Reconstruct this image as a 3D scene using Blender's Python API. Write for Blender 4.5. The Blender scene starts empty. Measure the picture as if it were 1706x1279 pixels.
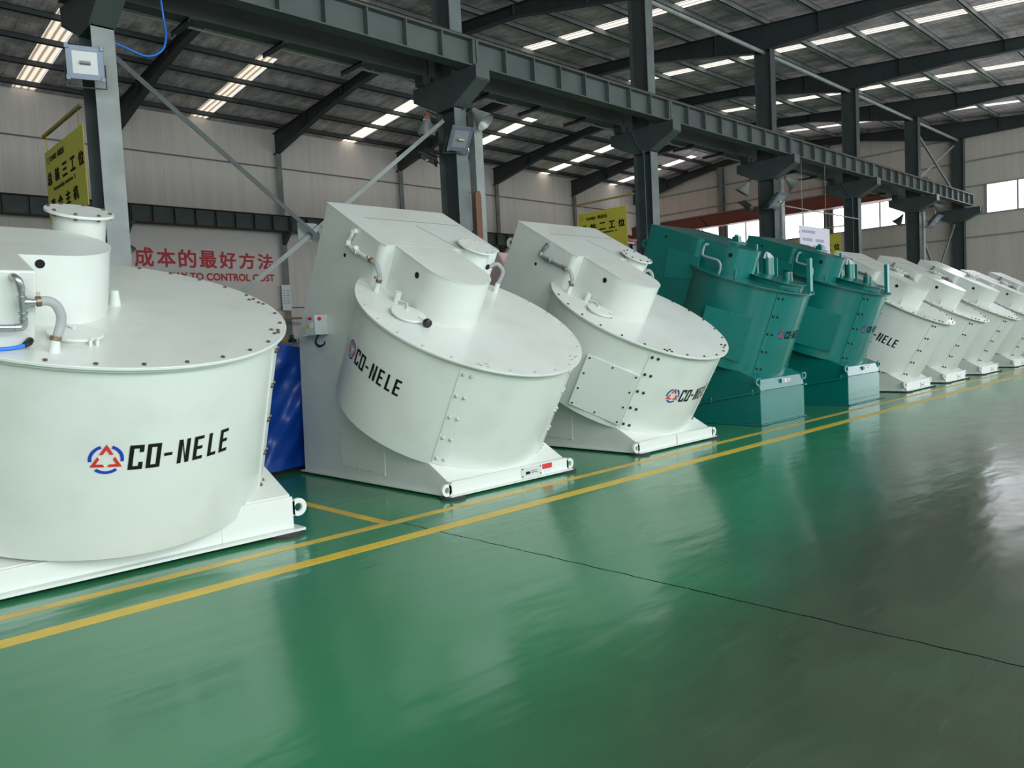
import bpy, bmesh, math, random
from mathutils import Vector, Matrix
random.seed(7)
S = bpy.context.scene
COL = S.collection
D2R = math.radians

# ------------------------------------------------------------------ camera
F_PX, W_PX, H_PX, EYE = 1285.0, 1706.0, 1279.0, 1.55
def _ray(px, py): return Vector(((px-W_PX/2)/F_PX, -(py-H_PX/2)/F_PX, -1.0))
ax = _ray(2180, 498).normalized()                       # along the row of machines
ay = _ray(-404, 625); ay = (ay - ax*ay.dot(ax)).normalized()   # across the hall, towards the slogan wall
az = ax.cross(ay)
cam_d = bpy.data.cameras.new('camera'); cam = bpy.data.objects.new('camera', cam_d); COL.objects.link(cam)
cam_d.sensor_width = 36.0; cam_d.lens = F_PX*36.0/W_PX; cam_d.clip_end = 300
M = Matrix((ax, ay, az)).to_4x4(); M.translation = Vector((0, 0, EYE)); cam.matrix_world = M
S.camera = cam
# ------------------------------------------------------------------ world, exposure
w = bpy.data.worlds.new('sky'); S.world = w; w.use_nodes = True
bg = w.node_tree.nodes['Background']; bg.inputs[0].default_value = (0.80, 0.88, 1.0, 1); bg.inputs[1].default_value = 1.0
S.view_settings.view_transform = 'Standard'; S.view_settings.look = 'None'
S.view_settings.exposure = 0.08; S.view_settings.gamma = 1.0; S.view_settings.use_curve_mapping = False
S.cycles.use_denoising = True
S.cycles.max_bounces = 8; S.cycles.diffuse_bounces = 5; S.cycles.glossy_bounces = 4
S.cycles.sample_clamp_indirect = 6.0
WIN_FAR, WIN_END, WIN_RIGHT, WIN_HIGH, SKY_L, SKY_L2, SKY_R = 4.6, 4.6, 5.9, 12.5, .95, 2.4, 1.45

# ------------------------------------------------------------------ materials
def principled(name, col, rough=0.5, metal=0.0, coat=0.0, spec=0.5):
    m = bpy.data.materials.new(name); m.use_nodes = True
    b = m.node_tree.nodes['Principled BSDF']
    b.inputs['Base Color'].default_value = (*col, 1); b.inputs['Roughness'].default_value = rough
    b.inputs['Metallic'].default_value = metal; b.inputs['Coat Weight'].default_value = coat
    b.inputs['Coat Roughness'].default_value = 0.12; b.inputs['Specular IOR Level'].default_value = spec
    return m
def nodes(m): return m.node_tree.nodes, m.node_tree.links, m.node_tree.nodes['Principled BSDF']
def mottled(name, c1, c2, scale, rough, detail=4.0, bump=0.0, rough_var=0.0, metal=0.0, coat=0.0, stretch=None, lo=0.35, hi=0.65):
    """paint or sheet with a soft blotch of a second colour"""
    m = principled(name, c1, rough, metal, coat); N, L, b = nodes(m)
    tc = N.new('ShaderNodeTexCoord'); mp = N.new('ShaderNodeMapping')
    L.new(tc.outputs['Object'], mp.inputs[0])
    if stretch: mp.inputs['Scale'].default_value = stretch
    n = N.new('ShaderNodeTexNoise'); n.inputs['Scale'].default_value = scale; n.inputs['Detail'].default_value = detail
    L.new(mp.outputs[0], n.inputs['Vector'])
    r = N.new('ShaderNodeValToRGB'); r.color_ramp.elements[0].position = lo; r.color_ramp.elements[1].position = hi
    r.color_ramp.elements[0].color = (*c1, 1); r.color_ramp.elements[1].color = (*c2, 1)
    L.new(n.outputs['Fac'], r.inputs[0]); L.new(r.outputs[0], b.inputs['Base Color'])
    if rough_var:
        mr = N.new('ShaderNodeMapRange'); mr.inputs['To Min'].default_value = rough-rough_var; mr.inputs['To Max'].default_value = rough+rough_var
        L.new(n.outputs['Fac'], mr.inputs[0]); L.new(mr.outputs[0], b.inputs['Roughness'])
    if bump:
        bp = N.new('ShaderNodeBump'); bp.inputs['Strength'].default_value = bump; bp.inputs['Distance'].default_value = 0.02
        L.new(n.outputs['Fac'], bp.inputs['Height']); L.new(bp.outputs[0], b.inputs['Normal'])
    return m
def emissive(name, col, strength):
    m = bpy.data.materials.new(name); m.use_nodes = True; N = m.node_tree.nodes; L = m.node_tree.links
    N.remove(N['Principled BSDF']); e = N.new('ShaderNodeEmission'); e.inputs[0].default_value = (*col, 1); e.inputs[1].default_value = strength
    L.new(e.outputs[0], N['Material Output'].inputs[0]); return m

WHITE = mottled('white_paint', (.70,.745,.70), (.60,.635,.575), 1.9, .34, detail=6, coat=.25, lo=.48, hi=.86)
WHITE_EDGE = principled('white_paint_plain', (.70,.745,.70), .36)
TEAL = mottled('teal_paint', (.002,.165,.142), (.003,.148,.130), 2.0, .26, coat=.22)
TEAL_EDGE = principled('teal_paint_plain', (.006,.19,.165), .3)
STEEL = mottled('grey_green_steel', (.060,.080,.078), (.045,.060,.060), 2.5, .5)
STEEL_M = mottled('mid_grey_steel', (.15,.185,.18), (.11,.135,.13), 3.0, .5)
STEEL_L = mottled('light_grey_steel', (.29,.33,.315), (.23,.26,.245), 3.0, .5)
BEAM = mottled('crane_beam_paint', (.082,.104,.096), (.062,.080,.075), 1.4, .5)
RUST = mottled('rusty_rail', (.085,.045,.030), (.035,.025,.022), 9.0, .8)
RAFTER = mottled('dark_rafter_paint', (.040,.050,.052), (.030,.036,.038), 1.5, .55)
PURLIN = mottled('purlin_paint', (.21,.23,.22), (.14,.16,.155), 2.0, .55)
DARK = principled('black_hole', (.004,.004,.004), .9)
BLACK = principled('black_plastic', (.012,.012,.013), .4)
RUBBER = principled('dark_rubber', (.035,.032,.032), .8)
BOLT = principled('bolt_steel', (.16,.12,.08), .45, .6)
BOLT_W = principled('painted_bolt', (.50,.54,.50), .4)
BOLT_D = principled('dark_bolt', (.03,.035,.035), .5, .3)
CHROME = principled('galvanized_pipe', (.48,.50,.52), .28, .85)
BRASS = principled('hose_clamp', (.26,.20,.13), .4, .7)
YELLOW = mottled('yellow_line_paint', (.74,.52,.035), (.66,.44,.04), 5.0, .4)
YELLOW_T = mottled('worn_yellow_line_paint', (.70,.46,.045), (.50,.34,.06), 4.0, .4)
SIGNY = principled('yellow_sign', (.62,.57,.07), .5)
INK = principled('black_ink', (.010,.012,.012), .6, 0, 0, .12)
RED = principled('red_ink', (.52,.012,.03), .5)
REDL = principled('red_emblem', (.62,.03,.025), .4)
BLUEL = principled('blue_emblem', (.012,.045,.42), .4)
TARP = mottled('blue_tarp', (.004,.07,.42), (.003,.045,.30), 3.0, .36, bump=.6)
HOSEB = principled('blue_air_hose', (.01,.18,.72), .3)
REDST = mottled('red_brown_girder', (.33,.085,.060), (.26,.07,.05), .8, .55)
PAPER = principled('white_paper', (.78,.80,.84), .6)
BROWN = principled('brown_board', (.17,.075,.04), .7)
ORANGE = principled('orange_lamp_holder', (.45,.06,.02), .5)
PINK = principled('pink_film', (.70,.50,.50), .45)
LAMPB = principled('lamp_housing', (.17,.21,.26), .4, .3)
LAMPD = principled('lamp_housing_dark', (.035,.036,.036), .5)
REFL = principled('lamp_reflector', (.42,.44,.43), .45, .6)
CONC = principled('outer_wall', (.62,.62,.60), .8)
def clear_hose():
    m = principled('clear_hose_plastic', (.55,.57,.58), .15); N, L, b = nodes(m)
    b.inputs['Transmission Weight'].default_value = .45; b.inputs['IOR'].default_value = 1.2; return m
CLEAR = clear_hose()
def lamp_glass():
    m = principled('lamp_glass', (.75,.8,.8), .05); nodes(m)[2].inputs['Transmission Weight'].default_value = .85; nodes(m)[2].inputs['IOR'].default_value = 1.15; return m
GLASS = lamp_glass()

def floor_mat():
    m = principled('green_epoxy_floor', (.03,.16,.09), .16, 0, 0, .55); N, L, b = nodes(m)
    tc = N.new('ShaderNodeTexCoord')
    sep = N.new('ShaderNodeSeparateXYZ'); L.new(tc.outputs['Object'], sep.inputs[0])
    # broad blend from green to grey-brown towards the aisle side, with a noisy edge
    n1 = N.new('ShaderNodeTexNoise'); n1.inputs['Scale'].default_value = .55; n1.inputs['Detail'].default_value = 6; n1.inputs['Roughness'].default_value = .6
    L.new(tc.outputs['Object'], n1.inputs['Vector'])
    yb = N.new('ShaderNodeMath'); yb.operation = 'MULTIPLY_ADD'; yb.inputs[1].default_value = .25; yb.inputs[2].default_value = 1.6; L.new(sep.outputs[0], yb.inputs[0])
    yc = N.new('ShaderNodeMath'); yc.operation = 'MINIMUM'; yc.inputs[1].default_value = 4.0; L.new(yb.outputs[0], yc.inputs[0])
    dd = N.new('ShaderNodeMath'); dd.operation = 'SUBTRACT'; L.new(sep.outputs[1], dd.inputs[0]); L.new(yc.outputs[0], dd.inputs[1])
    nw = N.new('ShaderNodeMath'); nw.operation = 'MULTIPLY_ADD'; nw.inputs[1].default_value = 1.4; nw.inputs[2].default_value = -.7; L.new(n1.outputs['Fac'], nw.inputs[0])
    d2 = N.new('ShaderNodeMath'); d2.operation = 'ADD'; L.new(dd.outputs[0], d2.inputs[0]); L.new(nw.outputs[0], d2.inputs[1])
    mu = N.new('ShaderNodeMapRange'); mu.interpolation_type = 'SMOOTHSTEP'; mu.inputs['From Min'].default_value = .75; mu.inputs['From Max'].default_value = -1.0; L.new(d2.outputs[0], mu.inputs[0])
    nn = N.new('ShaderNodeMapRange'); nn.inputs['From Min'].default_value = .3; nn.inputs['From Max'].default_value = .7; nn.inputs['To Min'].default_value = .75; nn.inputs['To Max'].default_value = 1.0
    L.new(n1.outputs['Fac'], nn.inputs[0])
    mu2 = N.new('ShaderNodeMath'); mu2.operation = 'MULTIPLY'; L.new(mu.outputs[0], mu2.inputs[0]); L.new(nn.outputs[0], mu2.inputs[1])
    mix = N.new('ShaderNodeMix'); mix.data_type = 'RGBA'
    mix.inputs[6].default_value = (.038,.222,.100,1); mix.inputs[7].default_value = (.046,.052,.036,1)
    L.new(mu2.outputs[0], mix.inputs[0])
    # fine scratches along the driving direction
    mp = N.new('ShaderNodeMapping'); mp.inputs['Rotation'].default_value = (0,0,D2R(20)); mp.inputs['Scale'].default_value = (1.2,14,1)
    L.new(tc.outputs['Object'], mp.inputs[0])
    n2 = N.new('ShaderNodeTexNoise'); n2.inputs['Scale'].default_value = 2.2; n2.inputs['Detail'].default_value = 8; n2.inputs['Roughness'].default_value = .7
    L.new(mp.outputs[0], n2.inputs['Vector'])
    sc = N.new('ShaderNodeMapRange'); sc.inputs['From Min'].default_value = .60; sc.inputs['From Max'].default_value = .80; sc.inputs['To Max'].default_value = .35
    L.new(n2.outputs['Fac'], sc.inputs[0])
    mix2 = N.new('ShaderNodeMix'); mix2.data_type = 'RGBA'; mix2.inputs[7].default_value = (.10,.22,.15,1)
    L.new(sc.outputs[0], mix2.inputs[0]); L.new(mix.outputs[2], mix2.inputs[6])
    # expansion joint at x = 3.87, slightly ragged
    n3 = N.new('ShaderNodeTexNoise'); n3.inputs['Scale'].default_value = 5.0; n3.inputs['Detail'].default_value = 5
    L.new(tc.outputs['Object'], n3.inputs['Vector'])
    ma = N.new('ShaderNodeMath'); ma.operation = 'MULTIPLY_ADD'; ma.inputs[1].default_value = .05; L.new(n3.outputs['Fac'], ma.inputs[0]); L.new(sep.outputs[0], ma.inputs[2])
    su = N.new('ShaderNodeMath'); su.operation = 'SUBTRACT'; su.inputs[1].default_value = 3.895; L.new(ma.outputs[0], su.inputs[0])
    ab = N.new('ShaderNodeMath'); ab.operation = 'ABSOLUTE'; L.new(su.outputs[0], ab.inputs[0])
    lt = N.new('ShaderNodeMath'); lt.operation = 'LESS_THAN'; lt.inputs[1].default_value = .0060; L.new(ab.outputs[0], lt.inputs[0])
    ly = N.new('ShaderNodeMath'); ly.operation = 'LESS_THAN'; ly.inputs[1].default_value = 5.45; L.new(sep.outputs[1], ly.inputs[0])
    mj = N.new('ShaderNodeMath'); mj.operation = 'MULTIPLY'; L.new(lt.outputs[0], mj.inputs[0]); L.new(ly.outputs[0], mj.inputs[1])
    mix3 = N.new('ShaderNodeMix'); mix3.data_type = 'RGBA'; mix3.inputs[7].default_value = (.008,.010,.010,1)
    L.new(mj.outputs[0], mix3.inputs[0]); L.new(mix2.outputs[2], mix3.inputs[6]); L.new(mix3.outputs[2], b.inputs['Base Color'])
    rr = N.new('ShaderNodeMapRange'); rr.inputs['To Min'].default_value = .10; rr.inputs['To Max'].default_value = .24
    L.new(n1.outputs['Fac'], rr.inputs[0]); mr_ = N.new('ShaderNodeMath'); mr_.operation = 'MAXIMUM'; L.new(rr.outputs[0], mr_.inputs[0]); L.new(mj.outputs[0], mr_.inputs[1]); L.new(mr_.outputs[0], b.inputs['Roughness'])
    sp_ = N.new('ShaderNodeMapRange'); sp_.inputs['To Min'].default_value = .55; sp_.inputs['To Max'].default_value = 0.0; L.new(mj.outputs[0], sp_.inputs[0]); L.new(sp_.outputs[0], b.inputs['Specular IOR Level'])
    # gentle trowel waves
    mpw = N.new('ShaderNodeMapping'); mpw.inputs['Rotation'].default_value = (0,0,D2R(-14)); mpw.inputs['Scale'].default_value = (.9,2.6,1); L.new(tc.outputs['Object'], mpw.inputs[0])
    n4 = N.new('ShaderNodeTexNoise'); n4.inputs['Scale'].default_value = 1.5; n4.inputs['Detail'].default_value = 2.5; L.new(mpw.outputs[0], n4.inputs['Vector'])
    bp = N.new('ShaderNodeBump'); bp.inputs['Strength'].default_value = .15; bp.inputs['Distance'].default_value = .05
    L.new(n4.outputs['Fac'], bp.inputs['Height']); L.new(bp.outputs[0], b.inputs['Normal'])
    return m
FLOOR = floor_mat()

def panel_wall(name, c, axis, ribs=True, scale=1.0):
    """insulated sheet wall: faint upright ribs, streaks and grime"""
    m = principled(name, c, .55); N, L, b = nodes(m)
    tc = N.new('ShaderNodeTexCoord'); sep = N.new('ShaderNodeSeparateXYZ'); L.new(tc.outputs['Object'], sep.inputs[0])
    mp = N.new('ShaderNodeMapping'); mp.inputs['Scale'].default_value = (2.2,2.2,.22); L.new(tc.outputs['Object'], mp.inputs[0])
    n = N.new('ShaderNodeTexNoise'); n.inputs['Scale'].default_value = 1.5; n.inputs['Detail'].default_value = 6; L.new(mp.outputs[0], n.inputs['Vector'])
    r = N.new('ShaderNodeValToRGB'); r.color_ramp.elements[0].position = .3; r.color_ramp.elements[1].position = .62
    r.color_ramp.elements[0].color = (c[0]*.90,c[1]*.89,c[2]*.88,1); r.color_ramp.elements[1].color = (*c,1)
    L.new(n.outputs['Fac'], r.inputs[0]); 
    # panel joint every metre
    md = N.new('ShaderNodeMath'); md.operation = 'MODULO'; md.inputs[1].default_value = 1.0
    ad = N.new('ShaderNodeMath'); ad.operation = 'ADD'; ad.inputs[1].default_value = 100; L.new(sep.outputs[axis], ad.inputs[0]); L.new(ad.outputs[0], md.inputs[0])
    lt = N.new('ShaderNodeMath'); lt.operation = 'LESS_THAN'; lt.inputs[1].default_value = .012; L.new(md.outputs[0], lt.inputs[0])
    mx = N.new('ShaderNodeMix'); mx.data_type = 'RGBA'; mx.inputs[7].default_value = (c[0]*.72,c[1]*.71,c[2]*.70,1)
    L.new(lt.outputs[0], mx.inputs[0]); L.new(r.outputs[0], mx.inputs[6]); L.new(mx.outputs[2], b.inputs['Base Color'])
    wv = N.new('ShaderNodeTexWave'); wv.inputs['Scale'].default_value = 3.0; wv.bands_direction = 'X' if axis == 0 else 'Y'; L.new(tc.outputs['Object'], wv.inputs['Vector'])
    bp = N.new('ShaderNodeBump'); bp.inputs['Strength'].default_value = .03; bp.inputs['Distance'].default_value = .02; L.new(wv.outputs['Fac'], bp.inputs['Height']); L.new(bp.outputs[0], b.inputs['Normal'])
    return m
WALL_L = panel_wall('white_wall_panels', (.68,.635,.60), 0)
WALL_F = panel_wall('beige_wall_panels', (.62,.575,.53), 1)

def foil_mat():
    m = principled('foil_insulation', (.36,.33,.32), .45, .12); N, L, b = nodes(m)
    tc = N.new('ShaderNodeTexCoord')
    mp = N.new('ShaderNodeMapping'); mp.inputs['Scale'].default_value = (1,.35,1); L.new(tc.outputs['Object'], mp.inputs[0])
    n = N.new('ShaderNodeTexNoise'); n.inputs['Scale'].default_value = 3.2; n.inputs['Detail'].default_value = 7; n.inputs['Roughness'].default_value = .65; L.new(mp.outputs[0], n.inputs['Vector'])
    br = N.new('ShaderNodeTexBrick'); br.offset = 0; br.inputs['Scale'].default_value = 1.0; br.inputs['Brick Width'].default_value = .32; br.inputs['Row Height'].default_value = .24; br.inputs['Mortar Size'].default_value = .010; br.inputs['Mortar Smooth'].default_value = .6
    dn = N.new('ShaderNodeTexNoise'); dn.inputs['Scale'].default_value = 1.1; L.new(tc.outputs['Object'], dn.inputs['Vector'])
    va = N.new('ShaderNodeVectorMath'); va.operation = 'MULTIPLY_ADD'; va.inputs[1].default_value = (.18,.18,0); L.new(dn.outputs['Color'], va.inputs[0]); L.new(tc.outputs['Object'], va.inputs[2]); L.new(va.outputs[0], br.inputs['Vector'])
    r = N.new('ShaderNodeValToRGB'); r.color_ramp.elements[0].position = .36; r.color_ramp.elements[1].position = .62
    r.color_ramp.elements[0].color = (.50,.43,.435,1); r.color_ramp.elements[1].color = (1.0,.88,.90,1); L.new(n.outputs['Fac'], r.inputs[0])
    mx = N.new('ShaderNodeMix'); mx.data_type = 'RGBA'; mx.inputs[7].default_value = (.10,.09,.088,1); 
    mm = N.new('ShaderNodeMath'); mm.operation = 'MULTIPLY'; mm.inputs[1].default_value = .5; L.new(br.outputs['Fac'], mm.inputs[0]); L.new(mm.outputs[0], mx.inputs[0])
    L.new(r.outputs[0], mx.inputs[6]); L.new(mx.outputs[2], b.inputs['Base Color'])
    bp = N.new('ShaderNodeBump'); bp.inputs['Strength'].default_value = 1.0; bp.inputs['Distance'].default_value = .2; L.new(n.outputs['Fac'], bp.inputs['Height'])
    bp2 = N.new('ShaderNodeBump'); bp2.inputs['Strength'].default_value = .5; bp2.inputs['Distance'].default_value = .02; bp2.invert = True; L.new(br.outputs['Fac'], bp2.inputs['Height']); L.new(bp.outputs[0], bp2.inputs['Normal'])
    L.new(bp2.outputs[0], b.inputs['Normal']); return m
FOIL = foil_mat()
PANE = emissive('bright_overcast_pane', (.95,.96,1.0), WIN_FAR)
PANE_E = emissive('bright_end_pane', (.93,.95,1.0), WIN_END)
PANE_R = emissive('daylight_pane', (.88,.97,1.0), WIN_RIGHT)
PANE_H = emissive('high_daylight_pane', (.92,.97,1.0), WIN_HIGH)
PANE_R2 = emissive('shaded_daylight_pane', (.88,.97,1.0), WIN_RIGHT*.56); PANE_H2 = emissive('shaded_high_pane', (.92,.97,1.0), WIN_HIGH*.56)
def skylight_mat(name, strength, tint=(1,.96,.86)):
    m = emissive(name, tint, strength); N = m.node_tree.nodes; L = m.node_tree.links
    e = [n for n in N if n.type == 'EMISSION'][0]
    tc = N.new('ShaderNodeTexCoord'); wv = N.new('ShaderNodeTexWave'); wv.inputs['Scale'].default_value = 1.6; wv.inputs['Distortion'].default_value = .4; wv.bands_direction = 'X'
    L.new(tc.outputs['Object'], wv.inputs['Vector']); r = N.new('ShaderNodeValToRGB'); r.color_ramp.elements[0].color = (.30,.24,.17,1); r.color_ramp.elements[1].color = (*tint,1); r.color_ramp.elements[1].position = .6
    L.new(wv.outputs['Fac'], r.inputs[0]); L.new(r.outputs[0], e.inputs[0]); return m
SKYM = skylight_mat('translucent_roof_sheet', SKY_L, (1,.90,.74)); SKYM_2 = skylight_mat('far_translucent_roof_sheet', SKY_L2, (1,.90,.74)); SKYM_R = skylight_mat('clean_translucent_roof_sheet', SKY_R)

# ------------------------------------------------------------------ mesh helpers
class MB:
    def __init__(s): s.v = []; s.f = []; s.m = []; s.sm = []
    def add(s, verts, faces, mi=0, smooth=False):
        o = len(s.v); s.v += [tuple(p) for p in verts]
        for f in faces: s.f.append([i+o for i in f]); s.m.append(mi); s.sm.append(smooth)
    def hexa(s, p, mi=0):            # eight corners: bottom 0-3, top 4-7
        s.add(p, [(0,3,2,1),(4,5,6,7),(0,1,5,4),(1,2,6,5),(2,3,7,6),(3,0,4,7)], mi)
    def box(s, a, b, mi=0, T=None):
        (x0,y0,z0),(x1,y1,z1) = a, b
        p = [(x0,y0,z0),(x1,y0,z0),(x1,y1,z0),(x0,y1,z0),(x0,y0,z1),(x1,y0,z1),(x1,y1,z1),(x0,y1,z1)]
        s.hexa([T(*q) for q in p] if T else p, mi)
    def prism(s, poly, h0, h1, T, mi=0, smooth=False):   # poly of (a,b), extruded in the third coordinate
        n = len(poly)
        s.add([T(a,b,h0) for a,b in poly]+[T(a,b,h1) for a,b in poly],
              [tuple(range(n-1,-1,-1)), tuple(range(n,2*n))], mi)
        o = len(s.v)-2*n
        for i in range(n):
            j = (i+1) % n; s.f.append([o+i,o+j,o+n+j,o+n+i]); s.m.append(mi); s.sm.append(smooth)
    def disc(s, c, r, h0, h1, T, n=48, mi=0, smooth=True):
        s.prism([(c[0]+r*math.sin(2*math.pi*i/n), c[1]+r*math.cos(2*math.pi*i/n)) for i in range(n)], h0, h1, T, mi, smooth)
    def ring(s, c, r0, r1, h0, h1, T, n=28, mi=0):
        P = []
        for h in (h0, h1):
            for r in (r0, r1):
                P += [T(c[0]+r*math.sin(2*math.pi*i/n), c[1]+r*math.cos(2*math.pi*i/n), h) for i in range(n)]
        F = []
        for i in range(n):
            j = (i+1) % n
            F += [(i,j,n+j,n+i),(2*n+i,3*n+i,3*n+j,2*n+j),(n+i,n+j,3*n+j,3*n+i),(i,2*n+i,2*n+j,j)]
        s.add(P, F, mi, True)
    def tube(s, pts, r, n=10, mi=0, cap=True, closed=False):
        pts = [Vector(p) for p in pts]; k = len(pts); P = []; F = []
        t0 = (pts[1]-pts[0]).normalized(); up = Vector((0,0,1)) if abs(t0.z) < .9 else Vector((1,0,0))
        a = t0.cross(up).normalized()
        for i, p in enumerate(pts):
            t = (pts[min(i+1,k-1)]-pts[max(i-1,0)]).normalized()
            a = (a - t*a.dot(t)).normalized(); b = t.cross(a)
            rr = r[i] if isinstance(r, (list,tuple)) else r
            P += [p + (a*math.cos(2*math.pi*j/n)+b*math.sin(2*math.pi*j/n))*rr for j in range(n)]
        for i in range(k-1):
            for j in range(n):
                q = (j+1) % n; F.append((i*n+j, i*n+q, (i+1)*n+q, (i+1)*n+j))
        s.add(P, F, mi, True)
        if cap:
            o = len(s.v)-k*n
            s.f += [list(range(o+n-1,o-1,-1)), list(range(o+(k-1)*n, o+k*n))]; s.m += [mi,mi]; s.sm += [False,False]
    def bar(s, p0, p1, wd, ht, mi=0, up=(0,0,1)):        # rectangular bar between two points
        p0, p1 = Vector(p0), Vector(p1); t = (p1-p0).normalized(); u = Vector(up)
        a = t.cross(u).normalized()*wd/2; b = a.cross(t).normalized()*ht/2
        s.hexa([p0-a-b,p0+a-b,p1+a-b,p1-a-b,p0-a+b,p0+a+b,p1+a+b,p1-a+b], mi)
    def build(s, name, mats, parent=None, bevel=0.0, loc=None):
        me = bpy.data.meshes.new(name); me.from_pydata([tuple(p) for p in s.v], [], s.f)
        for m in (mats if isinstance(mats, (list,tuple)) else [mats]): me.materials.append(m)
        for p, i, q in zip(me.polygons, s.m, s.sm): p.material_index = i; p.use_smooth = q
        bm = bmesh.new(); bm.from_mesh(me); bmesh.ops.recalc_face_normals(bm, faces=bm.faces); bm.to_mesh(me); bm.free()
        try: me.set_sharp_from_angle(angle=D2R(38))
        except Exception: pass
        o = bpy.data.objects.new(name, me); COL.objects.link(o)
        if parent: o.parent = parent
        if loc: o.location = loc
        if bevel:
            b = o.modifiers.new('edge', 'BEVEL'); b.width = bevel; b.segments = 2; b.limit_method = 'ANGLE'; b.angle_limit = D2R(40); b.harden_normals = False
        return o
def tag(o, label=None, cat=None, group=None, kind=None):
    if label: o['label'] = label
    if cat: o['category'] = cat
    if group: o['group'] = group
    if kind: o['kind'] = kind
    return o
def thing(name, label, cat, loc=(0,0,0), group=None, kind=None):
    o = bpy.data.objects.new(name, None); COL.objects.link(o); o.location = loc; o.empty_display_size = .1
    return tag(o, label, cat, group, kind)
ID = lambda a,b,c: (a,b,c)
XZ = lambda a,b,c: (a,c,b)           # polygon in x,z extruded along y
YZ = lambda a,b,c: (c,a,b)           # polygon in y,z extruded along x
def curve_pts(P, n=6):               # smooth a polyline (Catmull-Rom)
    P = [Vector(p) for p in P]; Q = [P[0]]+P+[P[-1]]; out = []
    for i in range(1, len(Q)-2):
        a,b,c,d = Q[i-1],Q[i],Q[i+1],Q[i+2]
        for k in range(n):
            t = k/n; out.append(.5*((2*b)+(c-a)*t+(2*a-5*b+4*c-d)*t*t+(3*b-a-3*c+d)*t**3))
    return out+[P[-1]]
def text_polys(body, size=1.0, bold=0.0):
    c = bpy.data.curves.new('lettering', 'FONT'); c.body = body; c.size = size; c.offset = bold; c.resolution_u = 3
    o = bpy.data.objects.new('lettering', c); COL.objects.link(o)
    dg = bpy.context.evaluated_depsgraph_get(); me = bpy.data.meshes.new_from_object(o.evaluated_get(dg))
    V = [(v.co.x, v.co.y) for v in me.vertices]; F = [tuple(p.vertices) for p in me.polygons]
    bpy.data.objects.remove(o); bpy.data.curves.remove(c); bpy.data.meshes.remove(me)
    return V, F
def put_text(mb, body, T, x0, x1, y0, y1, mi=0, bold=0.0):
    """fit a line of writing into a rectangle; T maps (x,y) to a point"""
    V, F = text_polys(body, 1.0, 0.0)
    ax0 = min(v[0] for v in V); ax1 = max(v[0] for v in V); ay0 = min(v[1] for v in V); ay1 = max(v[1] for v in V)
    for k, (dx, dy) in enumerate(((0,0),(bold,0),(0,bold),(bold,bold)) if bold else ((0,0),)):
        mb.add([T(x0+dx+(x-ax0)/(ax1-ax0)*(x1-x0-bold), y0+dy+(y-ay0)/(ay1-ay0)*(y1-y0-bold), k*.0012) for x,y in V], F, mi)

# ------------------------------------------------------------------ setting: floor, walls, roof
X0, X1, YR, YL = -8.0, 39.5, -7.0, 29.1
RIDGE = 20.1
def zc(y): return 11.27-.098*abs(y-RIDGE)
def zr(y): return zc(y)-.165
mb = MB(); mb.add([(X0,YR,0),(X1,YR,0),(X1,YL,0),(X0,YL,0)], [(0,1,2,3)])
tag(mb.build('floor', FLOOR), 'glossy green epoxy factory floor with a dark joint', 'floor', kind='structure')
def strip(label, x0, x1, y0, y1, mat):
    m = MB(); m.box((x0,y0,.0005),(x1,y1,.002)); return tag(m.build('floor_line', mat), label, 'floor marking', kind='structure')
strip('broad yellow line along the aisle in front of all machines', X0, X1, 4.945, 5.09, YELLOW)
strip('narrow yellow line closest to the machine bases', X0, X1, 5.485, 5.59, YELLOW_T)
strip('short yellow cross line between the first two white machines', 3.73, 3.83, 5.59, 8.4, YELLOW_T)

mb = MB(); mb.box((X0,YL,0),(X1,YL+.15,10.45)); wl = tag(mb.build('wall_left', WALL_L), 'white panelled long wall behind the machines', 'wall', kind='structure')
mb = MB()
for z in (8.87, 3.25): mb.box((X0,YL-.035,z-.025),(X1,YL,z+.025))
tag(mb.build('seam_rail', principled('seam_rail', (.16,.14,.135), .6), wl))
mb = MB(); mb.box((9.62,YL-.05,3.2),(15.25,YL-.02,6.15)); ban = mb.build('banner_panel', principled('banner_white', (.69,.65,.62), .55), wl)
mb = MB()
tw = lambda x,y,d=0: (x, YL-.054-d, y)
for i, ch in enumerate('成本的最好方法'):
    x = 9.74+i*.772; put_text(mb, ch, tw, x, x+.66, 4.75+.002*i, 5.45-.01*i, 0, .03)
put_text(mb, 'WAY TO CONTROL COST', tw, 10.72, 15.05, 4.29, 4.58, 0, .022)
tag(mb.build('red_slogan', RED, ban), 'red slogan lettering')

def profile(y0, y1, n=24): return [y0+(y1-y0)*i/n for i in range(n+1)]
mb = MB()
ys_top = [YL, RIDGE, YR]
gable = [(YR,0),(YL,0),(YL,zc(YL)),(RIDGE,zc(RIDGE)),(YR,zc(YR))]
mb.prism(gable, X1, X1+.15, YZ); wf = tag(mb.build('wall_far', WALL_F), 'beige panelled end wall beyond the last machines', 'wall', kind='structure')
mb = MB()
for z in (5.07, 6.05, 7.33, 8.46, 9.55):
    mb.box((X1-.06,YR,z-.03),(X1,YL,z+.03))
mb.build('girt', STEEL_L, wf)
mb = MB(); mb.prism(gable, X0-.15, X0, YZ); tag(mb.build('wall_near', CONC), 'end wall behind the photographer', 'wall', kind='structure')
mb = MB(); mb.box((X0,YR-.15,0),(X1,YR,zc(YR)+.1)); tag(mb.build('wall_right', CONC), 'long window wall on the aisle side', 'wall', kind='structure')

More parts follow.
